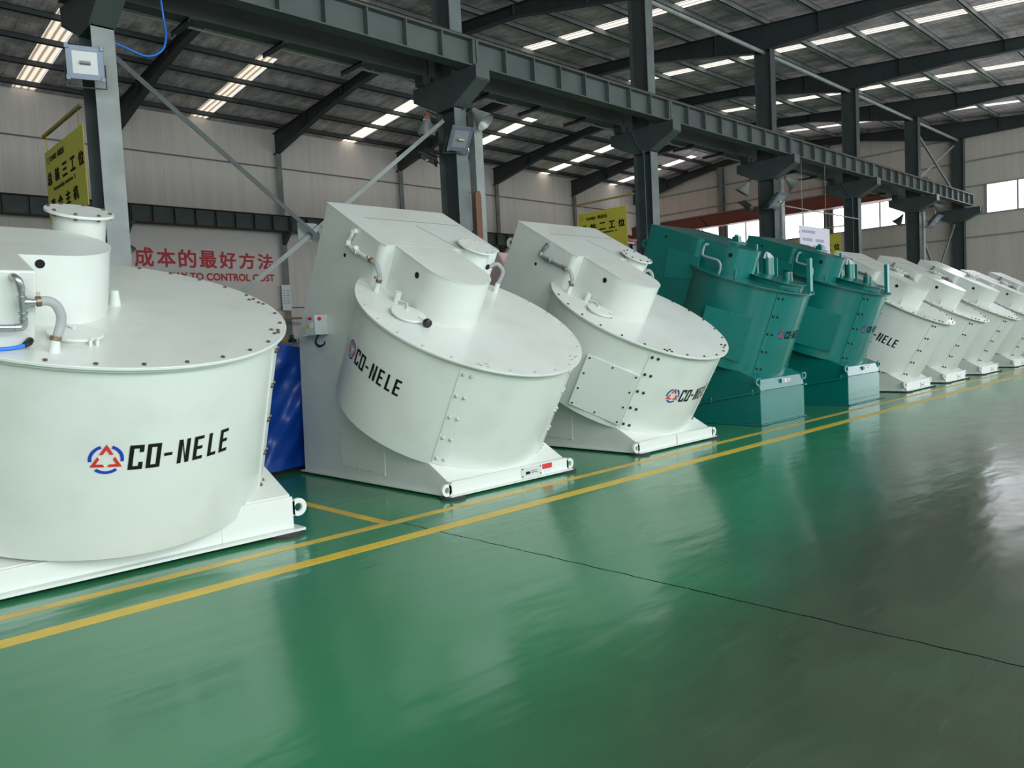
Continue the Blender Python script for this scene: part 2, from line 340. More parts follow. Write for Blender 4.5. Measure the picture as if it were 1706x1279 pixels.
win_n = [0]
def window(axis, at, a0, a1, z0, z1, pane, label, mull=1.15, fmat=None):
    win_n[0] += 1
    T = (lambda a,b,c: (at-c, a, b)) if axis == 'x' else (lambda a,b,c: (a, at+c, b))
    o = thing('window_%d' % win_n[0], label, 'window', (0,0,0), None, 'structure')
    m = MB(); m.add([T(a0,z0,.02),T(a1,z0,.02),T(a1,z1,.02),T(a0,z1,.02)], [(0,1,2,3)]); m.build('window_pane', pane, o)
    f = MB(); t = .05
    def fb(p, q, r, s_): f.box((p,r,.0),(q,s_,.07), 0, T)
    fb(a0,a1,z0-t,z0); fb(a0,a1,z1,z1+t); fb(a0-t,a0,z0-t,z1+t); fb(a1,a1+t,z0-t,z1+t)
    n = max(1, round((a1-a0)/mull))
    for i in range(1, n): x = a0+(a1-a0)*i/n; fb(x-.035,x+.035,z0,z1)
    f.build('window_frame', fmat or principled('window_frame', (.42,.34,.34), .5), o); return o
FRM = principled('window_frame_grey', (.40,.34,.34), .5)
window('x', X1-.005, 23.35, 28.6, 6.08, 7.28, PANE, 'bright end-wall window farthest left under the red girder', fmat=FRM)
window('x', X1-.005, 17.3, 22.75, 6.08, 7.28, PANE, 'bright end-wall window between the two wind posts', fmat=FRM)
window('x', X1-.005, 13.4, 16.8, 6.08, 7.24, PANE, 'bright end-wall window right of the second wind post', fmat=FRM)
window('x', X1-.005, 5.3, 9.96, 6.08, 7.3, PANE_E, 'bright end-wall window at the right edge, near the roof posts', fmat=FRM)
window('x', X1-.005, -1.0, 4.7, 6.08, 7.3, PANE_E, 'end-wall window outside the right edge of view', fmat=FRM)
dr = thing('door_1', 'wide open daylight doorway in the end wall, right of the view', 'door', (0,0,0), None, 'structure')
m = MB(); m.add([(X1-.02,-5.2,0),(X1-.02,1.6,0),(X1-.02,1.6,5.0),(X1-.02,-5.2,5.0)], [(0,1,2,3)]); m.build('daylight_opening', PANE_E, dr)
m = MB(); m.box((X1-.12,-5.4,0),(X1,-5.2,5.2)); m.box((X1-.12,1.6,0),(X1,1.8,5.2)); m.box((X1-.12,-5.2,5.0),(X1,1.6,5.2)); m.build('door_frame', FRM, dr)
for k in range(7):
    xa = X0+1.0+k*6.6
    window('y', YR+.005, xa, xa+5.6, 1.1, 4.4, PANE_R if k < 3 else PANE_R2, 'low daylight window of the aisle-side wall, bay %s' % ('near','second','third','fourth','fifth','sixth','far')[k], 1.4, FRM)
    window('y', YR+.005, xa, xa+5.6, 5.6, 7.7, PANE_H if k < 3 else PANE_H2, 'high daylight window of the aisle-side wall, bay %s' % ('near','second','third','fourth','fifth','sixth','far')[k], 1.4, FRM)

# ceiling of foil insulation with openings for the roof lights
SKX = [(.25,.9),(6.4,7.05),(12.1,12.72),(18.6,19.25),(24.25,24.9),(30.9,31.6),(36.9,37.5)]
SKL, SKR = (23.35, YL), (-5.5, 18.2)
mb = MB()
def roof_patch(m, x0, x1, y0, y1, dz=0.0):
    yy = [y0]+([RIDGE] if y0 < RIDGE < y1 else [])+[y1]
    for a, b in zip(yy, yy[1:]):
        m.add([(x0,a,zc(a)+dz),(x1,a,zc(a)+dz),(x1,b,zc(b)+dz),(x0,b,zc(b)+dz)], [(0,1,2,3)])
xs = X0
for a, b in SKX:
    roof_patch(mb, xs, a, YR, YL); roof_patch(mb, a, b, YR, SKR[0]); roof_patch(mb, a, b, SKR[1], SKL[0]); roof_patch(mb, a, a+.10, SKR[0], SKR[1]); roof_patch(mb, b-.10, b, SKR[0], SKR[1]); xs = b
roof_patch(mb, xs, X1, YR, YL)
tag(mb.build('ceiling', FOIL), 'foil-faced insulation under the pitched factory roof', 'ceiling', kind='structure')
WHERE = ['over the photographer','over the largest machine','over the second white machine','beside the second column','beside the fourth column','beside the sixth column','by the end wall']
for i, (a, b) in enumerate(SKX):
    for rng, side in ((SKL,'wall side'),(SKR,'aisle side')):
        m = MB(); roof_patch(m, a, b, rng[0], rng[1], .03)
        tag(m.build('skylight', (SKYM if i < 3 else SKYM_2) if side == 'wall side' else SKYM_R), 'bright corrugated roof light strip on the %s, %s' % (side, WHERE[i]), 'skylight', 'translucent roof strips', 'structure')

# ------------------------------------------------------------------ steel frame
FX = [3.45+6.02*k for k in range(-1, 7)]; FX[-1] = 39.3
ORD = ['behind the view','first from the left','second from the left','third from the left','fourth from the left','fifth from the left','sixth from the left','last, on the end wall']
def zw_left(): return [(YL,9.40),(25.2,10.22),(23.0,10.55),(RIDGE,10.72),(15.2,10.33),(11.31,9.50),(10.81,9.50),(7.66,9.50),(5.9,9.36),(3.0,9.10),(YR,8.1)]
def lower(y):
    P = zw_left()
    for (a,za),(b,zb) in zip(P, P[1:]):
        if b <= y <= a: return za+(zb-za)*(a-y)/(a-b)
for k, x in enumerate(FX):
    # rafter: web plate with flanges
    rt = thing('roof_rafter', 'dark haunched roof rafter over the column %s' % ORD[k], 'rafter', (x,11.06,9.5), None, 'structure')
    R = lambda a,b,c: (c, a-11.06, b-9.5)
    low = zw_left(); up = [(YR,zr(YR)),(RIDGE,zr(RIDGE)),(YL,zr(YL))]
    m = MB()
    ys = sorted({p[0] for p in low}|{RIDGE}, reverse=True)
    for a, b in zip(ys, ys[1:]):
        m.prism([(a,lower(a)),(b,lower(b)),(b,zr(b)),(a,zr(a))], -.012, .012, R)
    for y in (26.6,24.0,21.9,18.3,15.2,12.6,9.4,6.4,3.4):
        m.prism([(y-.01,lower(y)),(y+.01,lower(y)),(y+.01,zr(y)),(y-.01,zr(y))], -.1, .1, R)
    m.build('web', RAFTER, rt)
    m = MB()
    for a, b in zip(ys, ys[1:]):
        m.prism([(a,lower(a)-.016),(b,lower(b)-.016),(b,lower(b)),(a,lower(a))], -.115, .115, R)
        m.prism([(a,zr(a)-.016),(b,zr(b)-.016),(b,zr(b)),(a,zr(a))], -.115, .115, R)
    m.build('flange', RAFTER, rt)
    # interior column: H section with crane corbels
    ct = thing('steel_column', 'dark grey H-section steel column with crane corbel, %s' % ORD[k], 'column', (x,11.06,0), None, 'structure')
    m = MB(); m.box((-.012,-.235,0),(.012,.235,9.52)); m.build('web', STEEL, ct)
    m = MB(); m.box((-.14,-.25,0),(.14,-.233,9.5)); m.build('flange', (STEEL_L if k < 2 else STEEL_M if k < 4 else STEEL), ct)  # light on the aisle-side flange put into its colour, paler on near columns
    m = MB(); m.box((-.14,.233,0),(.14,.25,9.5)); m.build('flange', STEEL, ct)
    for s in (-1, 1):
        m = MB()
        m.prism([(s*.25,-.9+6.72),(s*.89,6.14),(s*.89,6.37),(s*.25,6.37)], -.15, .15, YZ)
        c_ = m.build('corbel', STEEL, ct)
        m = MB()
        m.prism([(s*.25,5.80),(s*.905,6.12),(s*.905,6.14),(s*.25,5.82)], -.16, .16, YZ)
        m.prism([(s*.89,6.13),(s*.905,6.13),(s*.905,6.37),(s*.89,6.37)], -.16, .16, YZ)
        m.build('corbel_flange', BEAM if s < 0 else STEEL, c_)
    m = MB(); m.box((-.15,-.25,5.78),(.15,.25,6.37)); m.build('corbel_stiffener', STEEL, ct)
    # wall column under the rafter end
    if k < 7:
        wc = thing('wall_column', 'slim grey wall post under the rafter of the column %s' % ORD[k], 'column', (x,YL-.14,0), None, 'structure')
        m = MB(); m.box((-.11,-.09,0),(.11,-.075,9.4)); m.box((-.008,-.08,0),(.008,.1,9.4)); m.build('shaft', STEEL_L if False else PURLIN, wc)
        m = MB(); m.prism([(-.1,5.75),(-.55,6.12),(-.85,6.12),(-.85,6.2),(-.1,6.2)], -.08, .08, YZ); m.build('bracket', STEEL, wc)
ys = [28.4,26.83,25.25,23.7,22.15,20.6,19.6,18.05,16.5,15.0,13.45,12.2,10.97,9.45,7.95,6.45,4.95,3.45,1.95,.45,-1.05,-2.55,-4.05,-5.55]
for i, y in enumerate(ys):
    m = MB(); z = zr(y)
    m.box((X0,y-.012,z),(X1,y+.012,z+.16)); m.box((X0,y-.012,z),(X1,y+.07,z+.014)); m.box((X0,y-.012,z+.146),(X1,y+.07,z+.16))
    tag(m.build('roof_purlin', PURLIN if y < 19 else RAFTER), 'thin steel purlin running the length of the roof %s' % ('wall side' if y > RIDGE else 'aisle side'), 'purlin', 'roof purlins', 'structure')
# eave tie tube along the column heads
m = MB(); m.tube([(X0,11.06,9.44),(X1,11.06,9.44)], .055, 12)
tag(m.build('tie_tube', STEEL_L), 'long pale steel tube tying the column heads together', 'pipe', kind='structure')
# crane runway beams, one per bay and side
def runway(x0, x1, yc, side, label):
    o = thing('runway_beam', label, 'beam', (x0,yc,6.38 if side < 0 else 6.52), None, 'structure'); Lx = x1-x0
    if side > 0:
        for xx in (.12, Lx-.12):
            m = MB(); m.box((xx-.10,-.12,-.145),(xx+.10,.12,0)); m.build('bearing', STEEL, o)
    m = MB(); m.box((0.01,-.13,0),(Lx-.01,.13,.022)); m.box((.01,-.13,.46),(Lx-.01,.13,.485)); m.build('flange', BEAM, o)
    m = MB(); m.box((.01,-.008,.02),(Lx-.01,.008,.462)); 
    n = max(1, round(Lx/.752))
    for i in range(n+1):
        t = .012 if 0 < i < n else .03
        xx = min(max(i*Lx/n, t+.012), Lx-t-.012); m.box((xx-t,-.122 if side < 0 else .008,.022),(xx+t,.122,.46))
    m.build('web', BEAM, o)
    m = MB(); m.box((0,-.045,.485),(Lx,.045,.51)); m.box((0,-.018,.51),(Lx,.018,.565)); m.build('crane_rail', RUST, o)
    return o
for k in range(len(FX)-1):
    x1 = FX[k+1] if k < 6 else 38.8
    runway(FX[k], x1, 10.43, -1, 'grey crane runway beam with stiffeners, aisle side, bay right of the column %s' % ORD[k])
    runway(FX[k], x1, 11.69, 1, 'grey crane runway beam, wall side, bay right of the column %s' % ORD[k])
m = runway(X0, FX[0], 10.43, -1, 'grey crane runway beam behind the view')
for k in range(7):                                       # cross ties under the beams
    for j in range(1, 4):
        x = FX[k]+j*(FX[k+1]-FX[k])/4
        m = MB(); m.box((x-.06,11.56,6.495),(x+.06,12.25,6.515)); m.box((x-.06,11.56,6.44),(x-.045,12.25,6.515))
        tag(m.build('cross_tie', STEEL), 'short dark angle tie under the wall-side runway beam, bay right of the column %s' % ORD[k], 'tie', 'cross ties under the crane beams', 'structure')
m = MB(); m.tube([(X0,12.08,6.587),(39.3,12.08,6.587)], .022, 10)
for x in [X0+1.5*i for i in range(31)]: m.box((x-.02,11.80,6.61),(x+.02,12.09,6.63))
tag(m.build('conduit_pipe', principled('white_conduit', (.62,.63,.62), .4)), 'thin white conduit running under the wall-side runway beam', 'pipe')
# runway beams along the white wall
for k in range(len(FX)-1):
    o = thing('wall_runway_beam', 'dark stiffened crane beam on the white wall, bay right of the wall post %s' % ORD[k], 'beam', (FX[k],28.35,6.2), None, 'structure')
    Lx = FX[k+1]-FX[k]; m = MB(); m.box((.01,-.15,0),(Lx-.01,.15,.03)); m.box((.01,-.15,.60),(Lx-.01,.15,.63)); m.build('flange', RUST, o)
    m = MB(); m.box((.01,-.01,.03),(Lx-.01,.01,.6)); n = 8
    for i in range(n+1):
        xx = min(max(i*Lx/n,.03),Lx-.03); m.box((xx-.012,-.14,.03),(xx+.012,.14,.6))
    m.build('web', STEEL, o)
# end-wall wind posts and the red overhead crane
for y, lb in ((23.05,'nearer the white wall'),(17.05,'middle of the end wall')):
    m = MB(); m.box((X1-.30,y-.14,0),(X1-.285,y+.14,zr(y)-.3)); m.box((X1-.29,y-.01,0),(X1,y+.01,zr(y)-.3)); m.box((X1-.015,y-.14,0),(X1,y+.14,zr(y)-.3))
    tag(m.build('wind_post', PURLIN), 'upright wind post on the beige end wall, %s' % lb, 'column', kind='structure')
o = thing('overhead_crane', 'red-brown overhead crane girder spanning the bay near the end wall', 'crane', (38.0,20,7.0))
m = MB(); m.box((-.18,-8.1,.14),(.18,8.2,.72)); 
for y in (-4.9,3.4): m.bar((-.19,y-.35,.16),(-.19,y+.05,.66),.03,.1,1,(1,0,0)); 
m.build('girder', [REDST,RUST], o)
m = MB(); m.box((-.32,-8.1,.10),(.32,8.2,.14)); m.box((-.25,-8.1,.72),(.25,8.2,.75)); m.build('flange', REDST, o)
m = MB(); m.box((-.05,-8.1,.75),(.05,8.2,.84)); m.build('trolley_rail', STEEL_L, o)
for y in (-8.3, 8.3):
    m = MB(); m.box((-1.2,y-.14,-.02),(1.2,y+.14,.32)); m.build('end_carriage', REDST, o)
# diagonal braces
def brace(p, q, label, mat=STEEL_L, wdt=.07):
    m = MB(); p, q = Vector(p), Vector(q); m.bar(p, q, .012, wdt, 0, (0,1,0)); m.bar(p+Vector((0,-.03,0)), q+Vector((0,-.03,0)), wdt, .012, 0, (0,1,0))
    return tag(m.build('diagonal_brace', mat), label, 'brace')
brace((3.55,11.10,5.62),(9.35,11.10,1.15),'angle brace falling from the first column towards the second', STEEL)
brace((9.35,11.18,5.62),(3.60,11.18,1.15),'pale angle brace falling from the second column towards the first')
m = MB(); m.box((6.25,11.19,3.25),(6.6,11.205,3.55)); tag(m.build('gusset_plate', STEEL_L), 'square steel plate where the two near braces cross', 'plate')
brace((33.75,11.10,9.2),(39.08,11.10,6.95),'upper far brace falling to the end wall column', STEEL_L, .09)
brace((39.08,11.18,9.2),(33.75,11.18,6.95),'upper far brace falling from the end wall column', STEEL_L, .09)
brace((33.75,11.10,5.7),(39.08,11.10,.6),'lower far brace falling to the foot of the end wall column', STEEL_L, .09)
brace((39.08,11.18,5.7),(33.75,11.18,.6),'lower far brace rising to the end wall column', STEEL_L, .09)

# ------------------------------------------------------------------ company lettering, wrapped on a drum
def letter_shapes():
    b, w_ = .14, .155; q = []
    def r(x0,y0,x1,y1): q.append([(x0,y0),(x1,y0),(x1,y1),(x0,y1)])
    r(0,0,w_,1); r(w_,0,.50,b); r(w_,1-b,.50,1); r(.50-w_,1-b-.16,.50,1-b); r(.50-w_,b,.50,b+.16)
    x=.62; r(x,0,x+w_,1); r(x+.50-w_,0,x+.50,1); r(x+w_,0,x+.5-w_,b); r(x+w_,1-b,x+.5-w_,1)
    r(1.25,.42,1.56,.55)
    x=1.78; r(x,0,x+w_,1); r(x+.47-w_,0,x+.47,1); q.append([(x+w_,.78),(x+.47-w_,0),(x+.47-w_,.24),(x+w_,1)])
    for x in (2.42,3.65):
        r(x,0,x+w_,1); r(x+w_,0,x+.42,b); r(x+w_,1-b,x+.42,1); r(x+w_,.44,x+.38,.44+b)
    x=3.08; r(x,0,x+w_,1); r(x+w_,0,x+.40,b)
    return [[(a+.06*c, c) for a,c in p] for p in q]
LETTERS = letter_shapes()
def sub_poly(p, n=4):               # split a quad along its width so that it bends with the drum
    (a,b,c,d) = p; out = []
    L_ = lambda u,v,t: (u[0]+(v[0]-u[0])*t, u[1]+(v[1]-u[1])*t)
    for i in range(n): out.append([L_(a,b,i/n),L_(a,b,(i+1)/n),L_(d,c,(i+1)/n),L_(d,c,i/n)])
    return out
def decal(parent, T, r, phi0, w0, h=.18, reverse=False):
    """emblem and letters on a drum of radius r; phi0 = where C begins, w0 = baseline"""
    def W(s_, t, lift=.004):
        ph = phi0+s_/r; return T((r+lift)*math.sin(ph), (r+lift)*math.cos(ph), w0+t)
    m = MB()
    for p in LETTERS:
        for q in sub_poly(p, 2): m.add([W(a*h, b*h) for a,b in q], [(0,1,2,3)])
    m.build('lettering', INK, parent)
    m = MB(); R = .105*h/.178; cx_, cy_ = -.128*h/.178, .085*h/.178
    def ringseg(a0, a1, mi):
        n = 14
        for i in range(n):
            u, v = a0+(a1-a0)*i/n, a0+(a1-a0)*(i+1)/n
            m.add([W(cx_+R*k*math.sin(t), cy_+R*k*math.cos(t)) for t,k in ((u,.80),(v,.80),(v,1),(u,1))], [(0,1,2,3)], mi)
    for k in range(3): ringseg(D2R(120*k+20), D2R(120*k+100), 0)
    for k in range(3):
        rt = D2R(120*k)
        def rot(a, b): return (cx_+R*(a*math.cos(rt)+b*math.sin(rt)), cy_+R*(-a*math.sin(rt)+b*math.cos(rt)))
        for poly in ([(0,1.04),(0,.66),(-.20,.32),(-.41,.32)],[(0,1.04),(.41,.32),(.20,.32),(0,.66)]):
            m.add([W(*rot(a,b), .0055) for a,b in poly], [(0,1,2,3)], 1)
    m.build('emblem', [BLUEL,REDL], parent)

# ------------------------------------------------------------------ tilted mixers
def frame_T(t, cy, cz, y0):
    ct, st = math.cos(t), math.sin(t)
    return lambda v,u,w: (v, cy-u*ct-w*st-y0, cz-u*st+w*ct)
def drum(root, T, r, L, mat, w_top=-.012, n=112):
    m = MB(); m.disc((0,0), r, -L, w_top, T, n); m.ring((0,0), r-.01, r+.035, w_top-.02, w_top, T, n)
    return m.build('mixing_pan', mat, root)
def lid(root, T, r, mat, bolt_mat, phis, pairs=()):
    m = MB(); m.disc((0,0), r, -.011, .012, T, 112); o = m.build('pan_lid', mat, root, .004)
    pl = [((r-.05)*math.sin(p),(r-.05)*math.cos(p)) for p in phis]
    for p in pairs: pl += [((r-dr)*math.sin(p+dp),(r-dr)*math.cos(p+dp)) for dp, dr in ((-.05,.07),(.02,.11),(.03,.06))]
    o0 = Vector(T(0,0,0)); D = Vector(T(0,0,1))-o0
    bolts(o, [T(a,b,.012) for a,b in pl], lambda m, c: m.tube([Vector(c), Vector(c)+D*.012], .014, 6), bolt_mat, 'bolt', not DETAIL[0]); return o
def bolts(parent, spots, mesh_at, mat, name='bolt', merged=False):
    """bolt heads: one small mesh, one object per head (a single mesh on the far machines)"""
    if merged:
        m = MB()
        for c in spots: mesh_at(m, c)
        return m.build(name+'_heads', mat, parent)
    m = MB(); mesh_at(m, spots[0]); first = m.build(name, mat, parent)
    for c in spots[1:]:
        o = first.copy(); COL.objects.link(o); o.location = Vector(c)-Vector(spots[0])
DETAIL = [True]
def curved_patch(m, T, r0, r1, p0, p1, w0, w1, n=6, mi=0):
    for i in range(n):
        a, b = p0+(p1-p0)*i/n, p0+(p1-p0)*(i+1)/n
        P = [T(r*math.sin(p), r*math.cos(p), w) for w in (w0,w1) for p,r in ((a,r0),(b,r0),(b,r1),(a,r1))]
        m.hexa(P, mi)
def seam(pan, T, r, phi, L, mat, bolt_mat, wdt=.15, rows=5):
    m = MB(); curved_patch(m, T, r-.005, r+.010, phi, phi+wdt/r, -L+.03, -.05, 3); o = m.build('seam_strip', mat, pan)
    for f_ in (.25,.78):
        p = phi+wdt*f_/r; dv = Vector(T(math.sin(p),math.cos(p),0))-Vector(T(0,0,0))
        sp = [T((r+.009)*math.sin(p),(r+.009)*math.cos(p),-.12-(L-.22)*k/(rows-1)) for k in range(rows)]
        bolts(o, sp, lambda m, c: m.tube([Vector(c), Vector(c)+dv*.01, Vector(c)+dv*.021],[.021,.019,.008], 8), bolt_mat, 'bolt', not DETAIL[0])
def lug(root, c, axis, mat, r=.062, th=.028):
    m = MB(); T = {'y': lambda a,b,h: (a+c[0],h+c[1],b+c[2]), 'x': lambda a,b,h: (h+c[0],a+c[1],b+c[2])}[axis]
    m.ring((0,0), r*.48, r, -th/2, th/2, T, 28); return m.build('lifting_lug', mat, root)
def lug_neck(m, c, s, r=.062, th=.028):
    m.box((min(c[0],c[0]-s*r*1.6),c[1]-th/2,c[2]-r*.95),(max(c[0],c[0]-s*r*1.6)-0,c[1]+th/2,c[2]-r*.45))
def stadium(vl, vr, uc, back, n=20):
    """outline (v,u): straight sides from u=back to uc, round nose beyond"""
    r = (vr-vl)/2; c = (vl+vr)/2
    return [(vl,back),(vl,uc)]+[(c-r*math.cos(math.pi*i/n), uc+r*math.sin(math.pi*i/n)) for i in range(1,n)]+[(vr,uc),(vr,back)]
def pad(root, x, y, mat=RUBBER, r=.13):
    m = MB(); m.disc((x,y), r, 0, .026, ID, 24); m.build('foot_pad', mat, root)

def mixer(label, xc, P):
    teal = P.get('teal', False)
    mat, edge = (TEAL, TEAL_EDGE) if teal else (WHITE, WHITE_EDGE)
    bolt = P.get('bolt', BOLT_W); y0 = P['y0']; t = D2R(P['t']); cy, cz = P['cy'], P['cz']
    k = P.get('scale', 1.0)
    root = thing('tilted_mixer', label, 'mixer', (xc, y0, 0), 'row of tilted mixers')
    root.scale = (k,k,k)
    T = frame_T(t, cy, cz, y0); hw, wt, ub, uf = P['hw'], P['wt'], P['ub'], P['uf']; r, pr, L = P['r'], P['pr'], P['L']
    yz = lambda v,u,w: T(v,u,w)[1:]
    A = yz(0,ub,wt); B = yz(0,uf-.1,wt); C_ = yz(0,uf-.1,0)
    K = yz(0,ub,wt-P['kink']); rear = K[0]+.06
    poly = [(rear,P['zb']), K, A, B, C_]+[(y-y0,z) for y,z in P['front']]
    m = MB(); m.prism(poly, -hw, hw, YZ); house = m.build('drive_housing', mat, root, .008)
    # gear cover with round nose, rounded shoulder on both sides
    vl, vr, uc = P['nose']
    m = MB(); m.prism(stadium(vl,vr,uc,uf-.12), .0, wt, T, 0, True)
    for s, e in ((-1, vl), (1, vr)):
        a = hw*s; rr = .09
        a += s*.0006; q = [(e-s*.02,uf-.25),(a,uf-.25),(a,uf-rr)]+[(a-s*rr*(1-math.cos(math.pi/2*i/8)), uf-rr+rr*math.sin(math.pi/2*i/8)) for i in range(1,9)]+[(e-s*.02,uf)]
        m.prism(q, .0, wt, T, 0, True)
    gc = m.build('gear_cover', mat, root)
    # cover sheet on top with its joint lines
    m = MB(); m.prism([(-hw-.004,ub-.01),(hw+.004,ub-.01),(hw+.004,uf-.05),(hw-.03,uf+.003),(-hw+.03,uf+.003),(-hw-.004,uf-.05)], wt-.004, wt+.006, T)
    m.prism(stadium(vl-.006,vr+.006,uc,uf-.03), wt-.004, wt+.0052, T); m.build('top_sheet', mat, root)
    m = MB()
    for u_ in (ub+.42,): m.prism([(-hw*.72,u_),(hw*.94,u_),(hw*.94,u_+.008),(-hw*.72,u_+.008)], wt+.004, wt+.0075, T)
    m.prism([(.03,ub+.55),(.038,ub+.55),(.20,uf-.05),(.19,uf-.05)], wt+.004, wt+.0075, T)
    m.build('panel_joint', principled('joint_line', (.10,.10,.09), .8), root)
    # holes in the gear cover
    rn = (vr-vl)/2; cn = (vl+vr)/2
    m = MB(); Th = lambda a,b,h: T(vl-h, uc-.22*0+P.get('hole_u',-.12)+a, wt-.13+b); m.disc((0,0), .034, -.004, .004, Th, 20); m.build('cover_hole', DARK, gc)
    if not teal:
        m = MB(); Th = lambda a,b,h: T(hw*.84+a, uf+h, wt-.2+b); m.disc((0,0), .034, -.004, .004, Th, 20); m.build('cover_hole', DARK, gc)
    m = MB(); Th = lambda a,b,h: (-hw-h, 7.53-6.413+cy-y0+a, 2.57-1.804+cz+b) ; m.disc((0,0), .022, -.003, .003, Th, 16); m.build('side_hole', DARK, house)
    # pan
    pan = drum(root, T, pr, L, mat)
    ph = [D2R(8+360*i/26) for i in range(26)]
    ld = lid(root, T, r, mat, bolt, [p for p in ph if abs(((p+math.pi)%(2*math.pi))-math.pi) < D2R(118)], (D2R(P['seam']+8), D2R(32)))
    seam(pan, T, pr, D2R(P['seam']-2), L, mat, bolt, P.get('sw',.15)); seam(pan, T, pr, D2R(27), L, mat, bolt, P.get('sw',.15))
    if P.get('decal') is not None: decal(pan, T, pr, P['decal'][0]/1.0, P['decal'][1], P.get('dh',.178))
    if P.get('panel'):
        a, b, w0, w1 = P['panel']; a, b = D2R(a), D2R(b); mid = (a+b)/2; half = (b-a)/2
        ro = (pr+.03)/math.cos(half)*.985
        Pq = []
        ca = Vector((math.sin(a)*ro,math.cos(a)*ro)); cb = Vector((math.sin(b)*ro,math.cos(b)*ro)); nn = Vector((math.sin(mid),math.cos(mid)))*.035
        m = MB(); m.hexa([T(*(ca-nn),w0),T(*(cb-nn),w0),T(*cb,w0),T(*ca,w0),T(*(ca-nn),w1),T(*(cb-nn),w1),T(*cb,w1),T(*ca,w1)])
        pn = m.build('access_panel', edge, pan, .004)
        e = (cb-ca); d3 = Vector(T(nn.x,nn.y,0))-Vector(T(0,0,0)); d3.normalize()
        sp = []
        for fx in (.06,.5,.94):
            for fz in (.05,.35,.65,.95):
                if fx == .5 and .1 < fz < .9: continue
                q = ca+e*fx; sp.append(T(q.x,q.y,w0+(w1-w0)*fz))
        bolts(pn, sp, lambda m, c: m.tube([Vector(c)-d3*.004, Vector(c)+d3*.008], .013, 6), BOLT_D if not teal else TEAL)
    # base: front bar, foot flange, pads, lugs
    zf = P.get('plinth', 0.0)
    if not zf:
        bt = P.get('bar', .16); m = MB(); m.box((-hw,0,.032),(hw,.03,bt)); m.box((-hw,-.002,bt-.01),(hw,.10,bt+.004)); m.build('front_bar', edge, root, .006)
        m = MB(); m.box((-hw-.05,-.05,.024),(hw+.05,rear+.02,.036)); m.build('foot_flange', edge, root)
        zl = P.get('lz', .09)
    else:
        m = MB(); m.prism([(.0,.0+.018),(0,zf),(rear+.0,.06),(rear+.0,.018)], -hw-.0, hw+.0, YZ); pl = m.build('wedge_plinth', mat, root, .006)
        m = MB(); m.box((-hw-.03,-.03,.006),(hw+.03,rear,.02)); m.build('foot_plate', edge, pl)
        for s in (-1,1):
            m = MB(); m.prism([(0-.03,zf-.012),(0-.03,zf+.012),(rear,.07),(rear,.05)], s*hw-.03 if s>0 else s*hw-.05, s*hw+.05 if s>0 else s*hw+.03, YZ); sm_ = m.build('plinth_seam', edge, root)
            bolts(sm_, [(s*(hw+.035),yy,zf-.19*yy-.03) for yy in (.12,.85,1.6)], lambda m, c: m.tube([Vector(c), Vector(c)+Vector((0,0,.08))], .016, 6), edge)
        zl = P['lz']
    m = MB()
    for s in (-1,1):
        o = lug(root, (s*(hw+.055), .02, zl), 'y', edge)
        m = MB(); m.box((min(s*(hw+.03),s*(hw-.03)),.006,zl-.06),(max(s*(hw+.03),s*(hw-.03)),.034,zl+.055)); m.build('lug_plate', edge, o)
    q = T(0,ub+.0,wt-.34)
    lug(root, (-hw+.05, q[1]+.05, q[2]+.02), 'x', edge, .075); lug(root, (hw-.05, q[1]+.05, q[2]+.02), 'x', edge, .075)
    if not zf:
        for s in (-1,1): pad(root, s*(hw-.02), .02)
    else:
        for s in (-1,1): 
            m = MB(); m.box((s*(hw-.02)-.14,-.06,0),(s*(hw-.02)+.14,.25,.006)); m.build('foot_pad', RUBBER, root)
    return root, T, house, pan, gc, edge, mat

M2P = dict(y0=5.86, t=30, cy=6.413, cz=1.804, r=1.29, pr=1.23, L=1.20, hw=.85, wt=.50, ub=-1.93, uf=-.71, kink=1.70, zb=.03,
           front=[(6.27,.36),(5.90,.155),(5.90,.03)], nose=(-.685,.085,-.13), seam=-40)
GP = dict(y0=5.90, t=20.5, cy=6.41, cz=2.36, r=1.035, pr=.97, L=1.37, hw=.74, wt=.45, ub=-1.67, uf=-.62, kink=1.55, zb=.05,
          front=[(6.35,.90),(5.93,.72),(5.90,.54)], nose=(-.65,.09,-.22), seam=-32, teal=True, bolt=BOLT_D, plinth=.54, lz=.685, hole_u=.12)

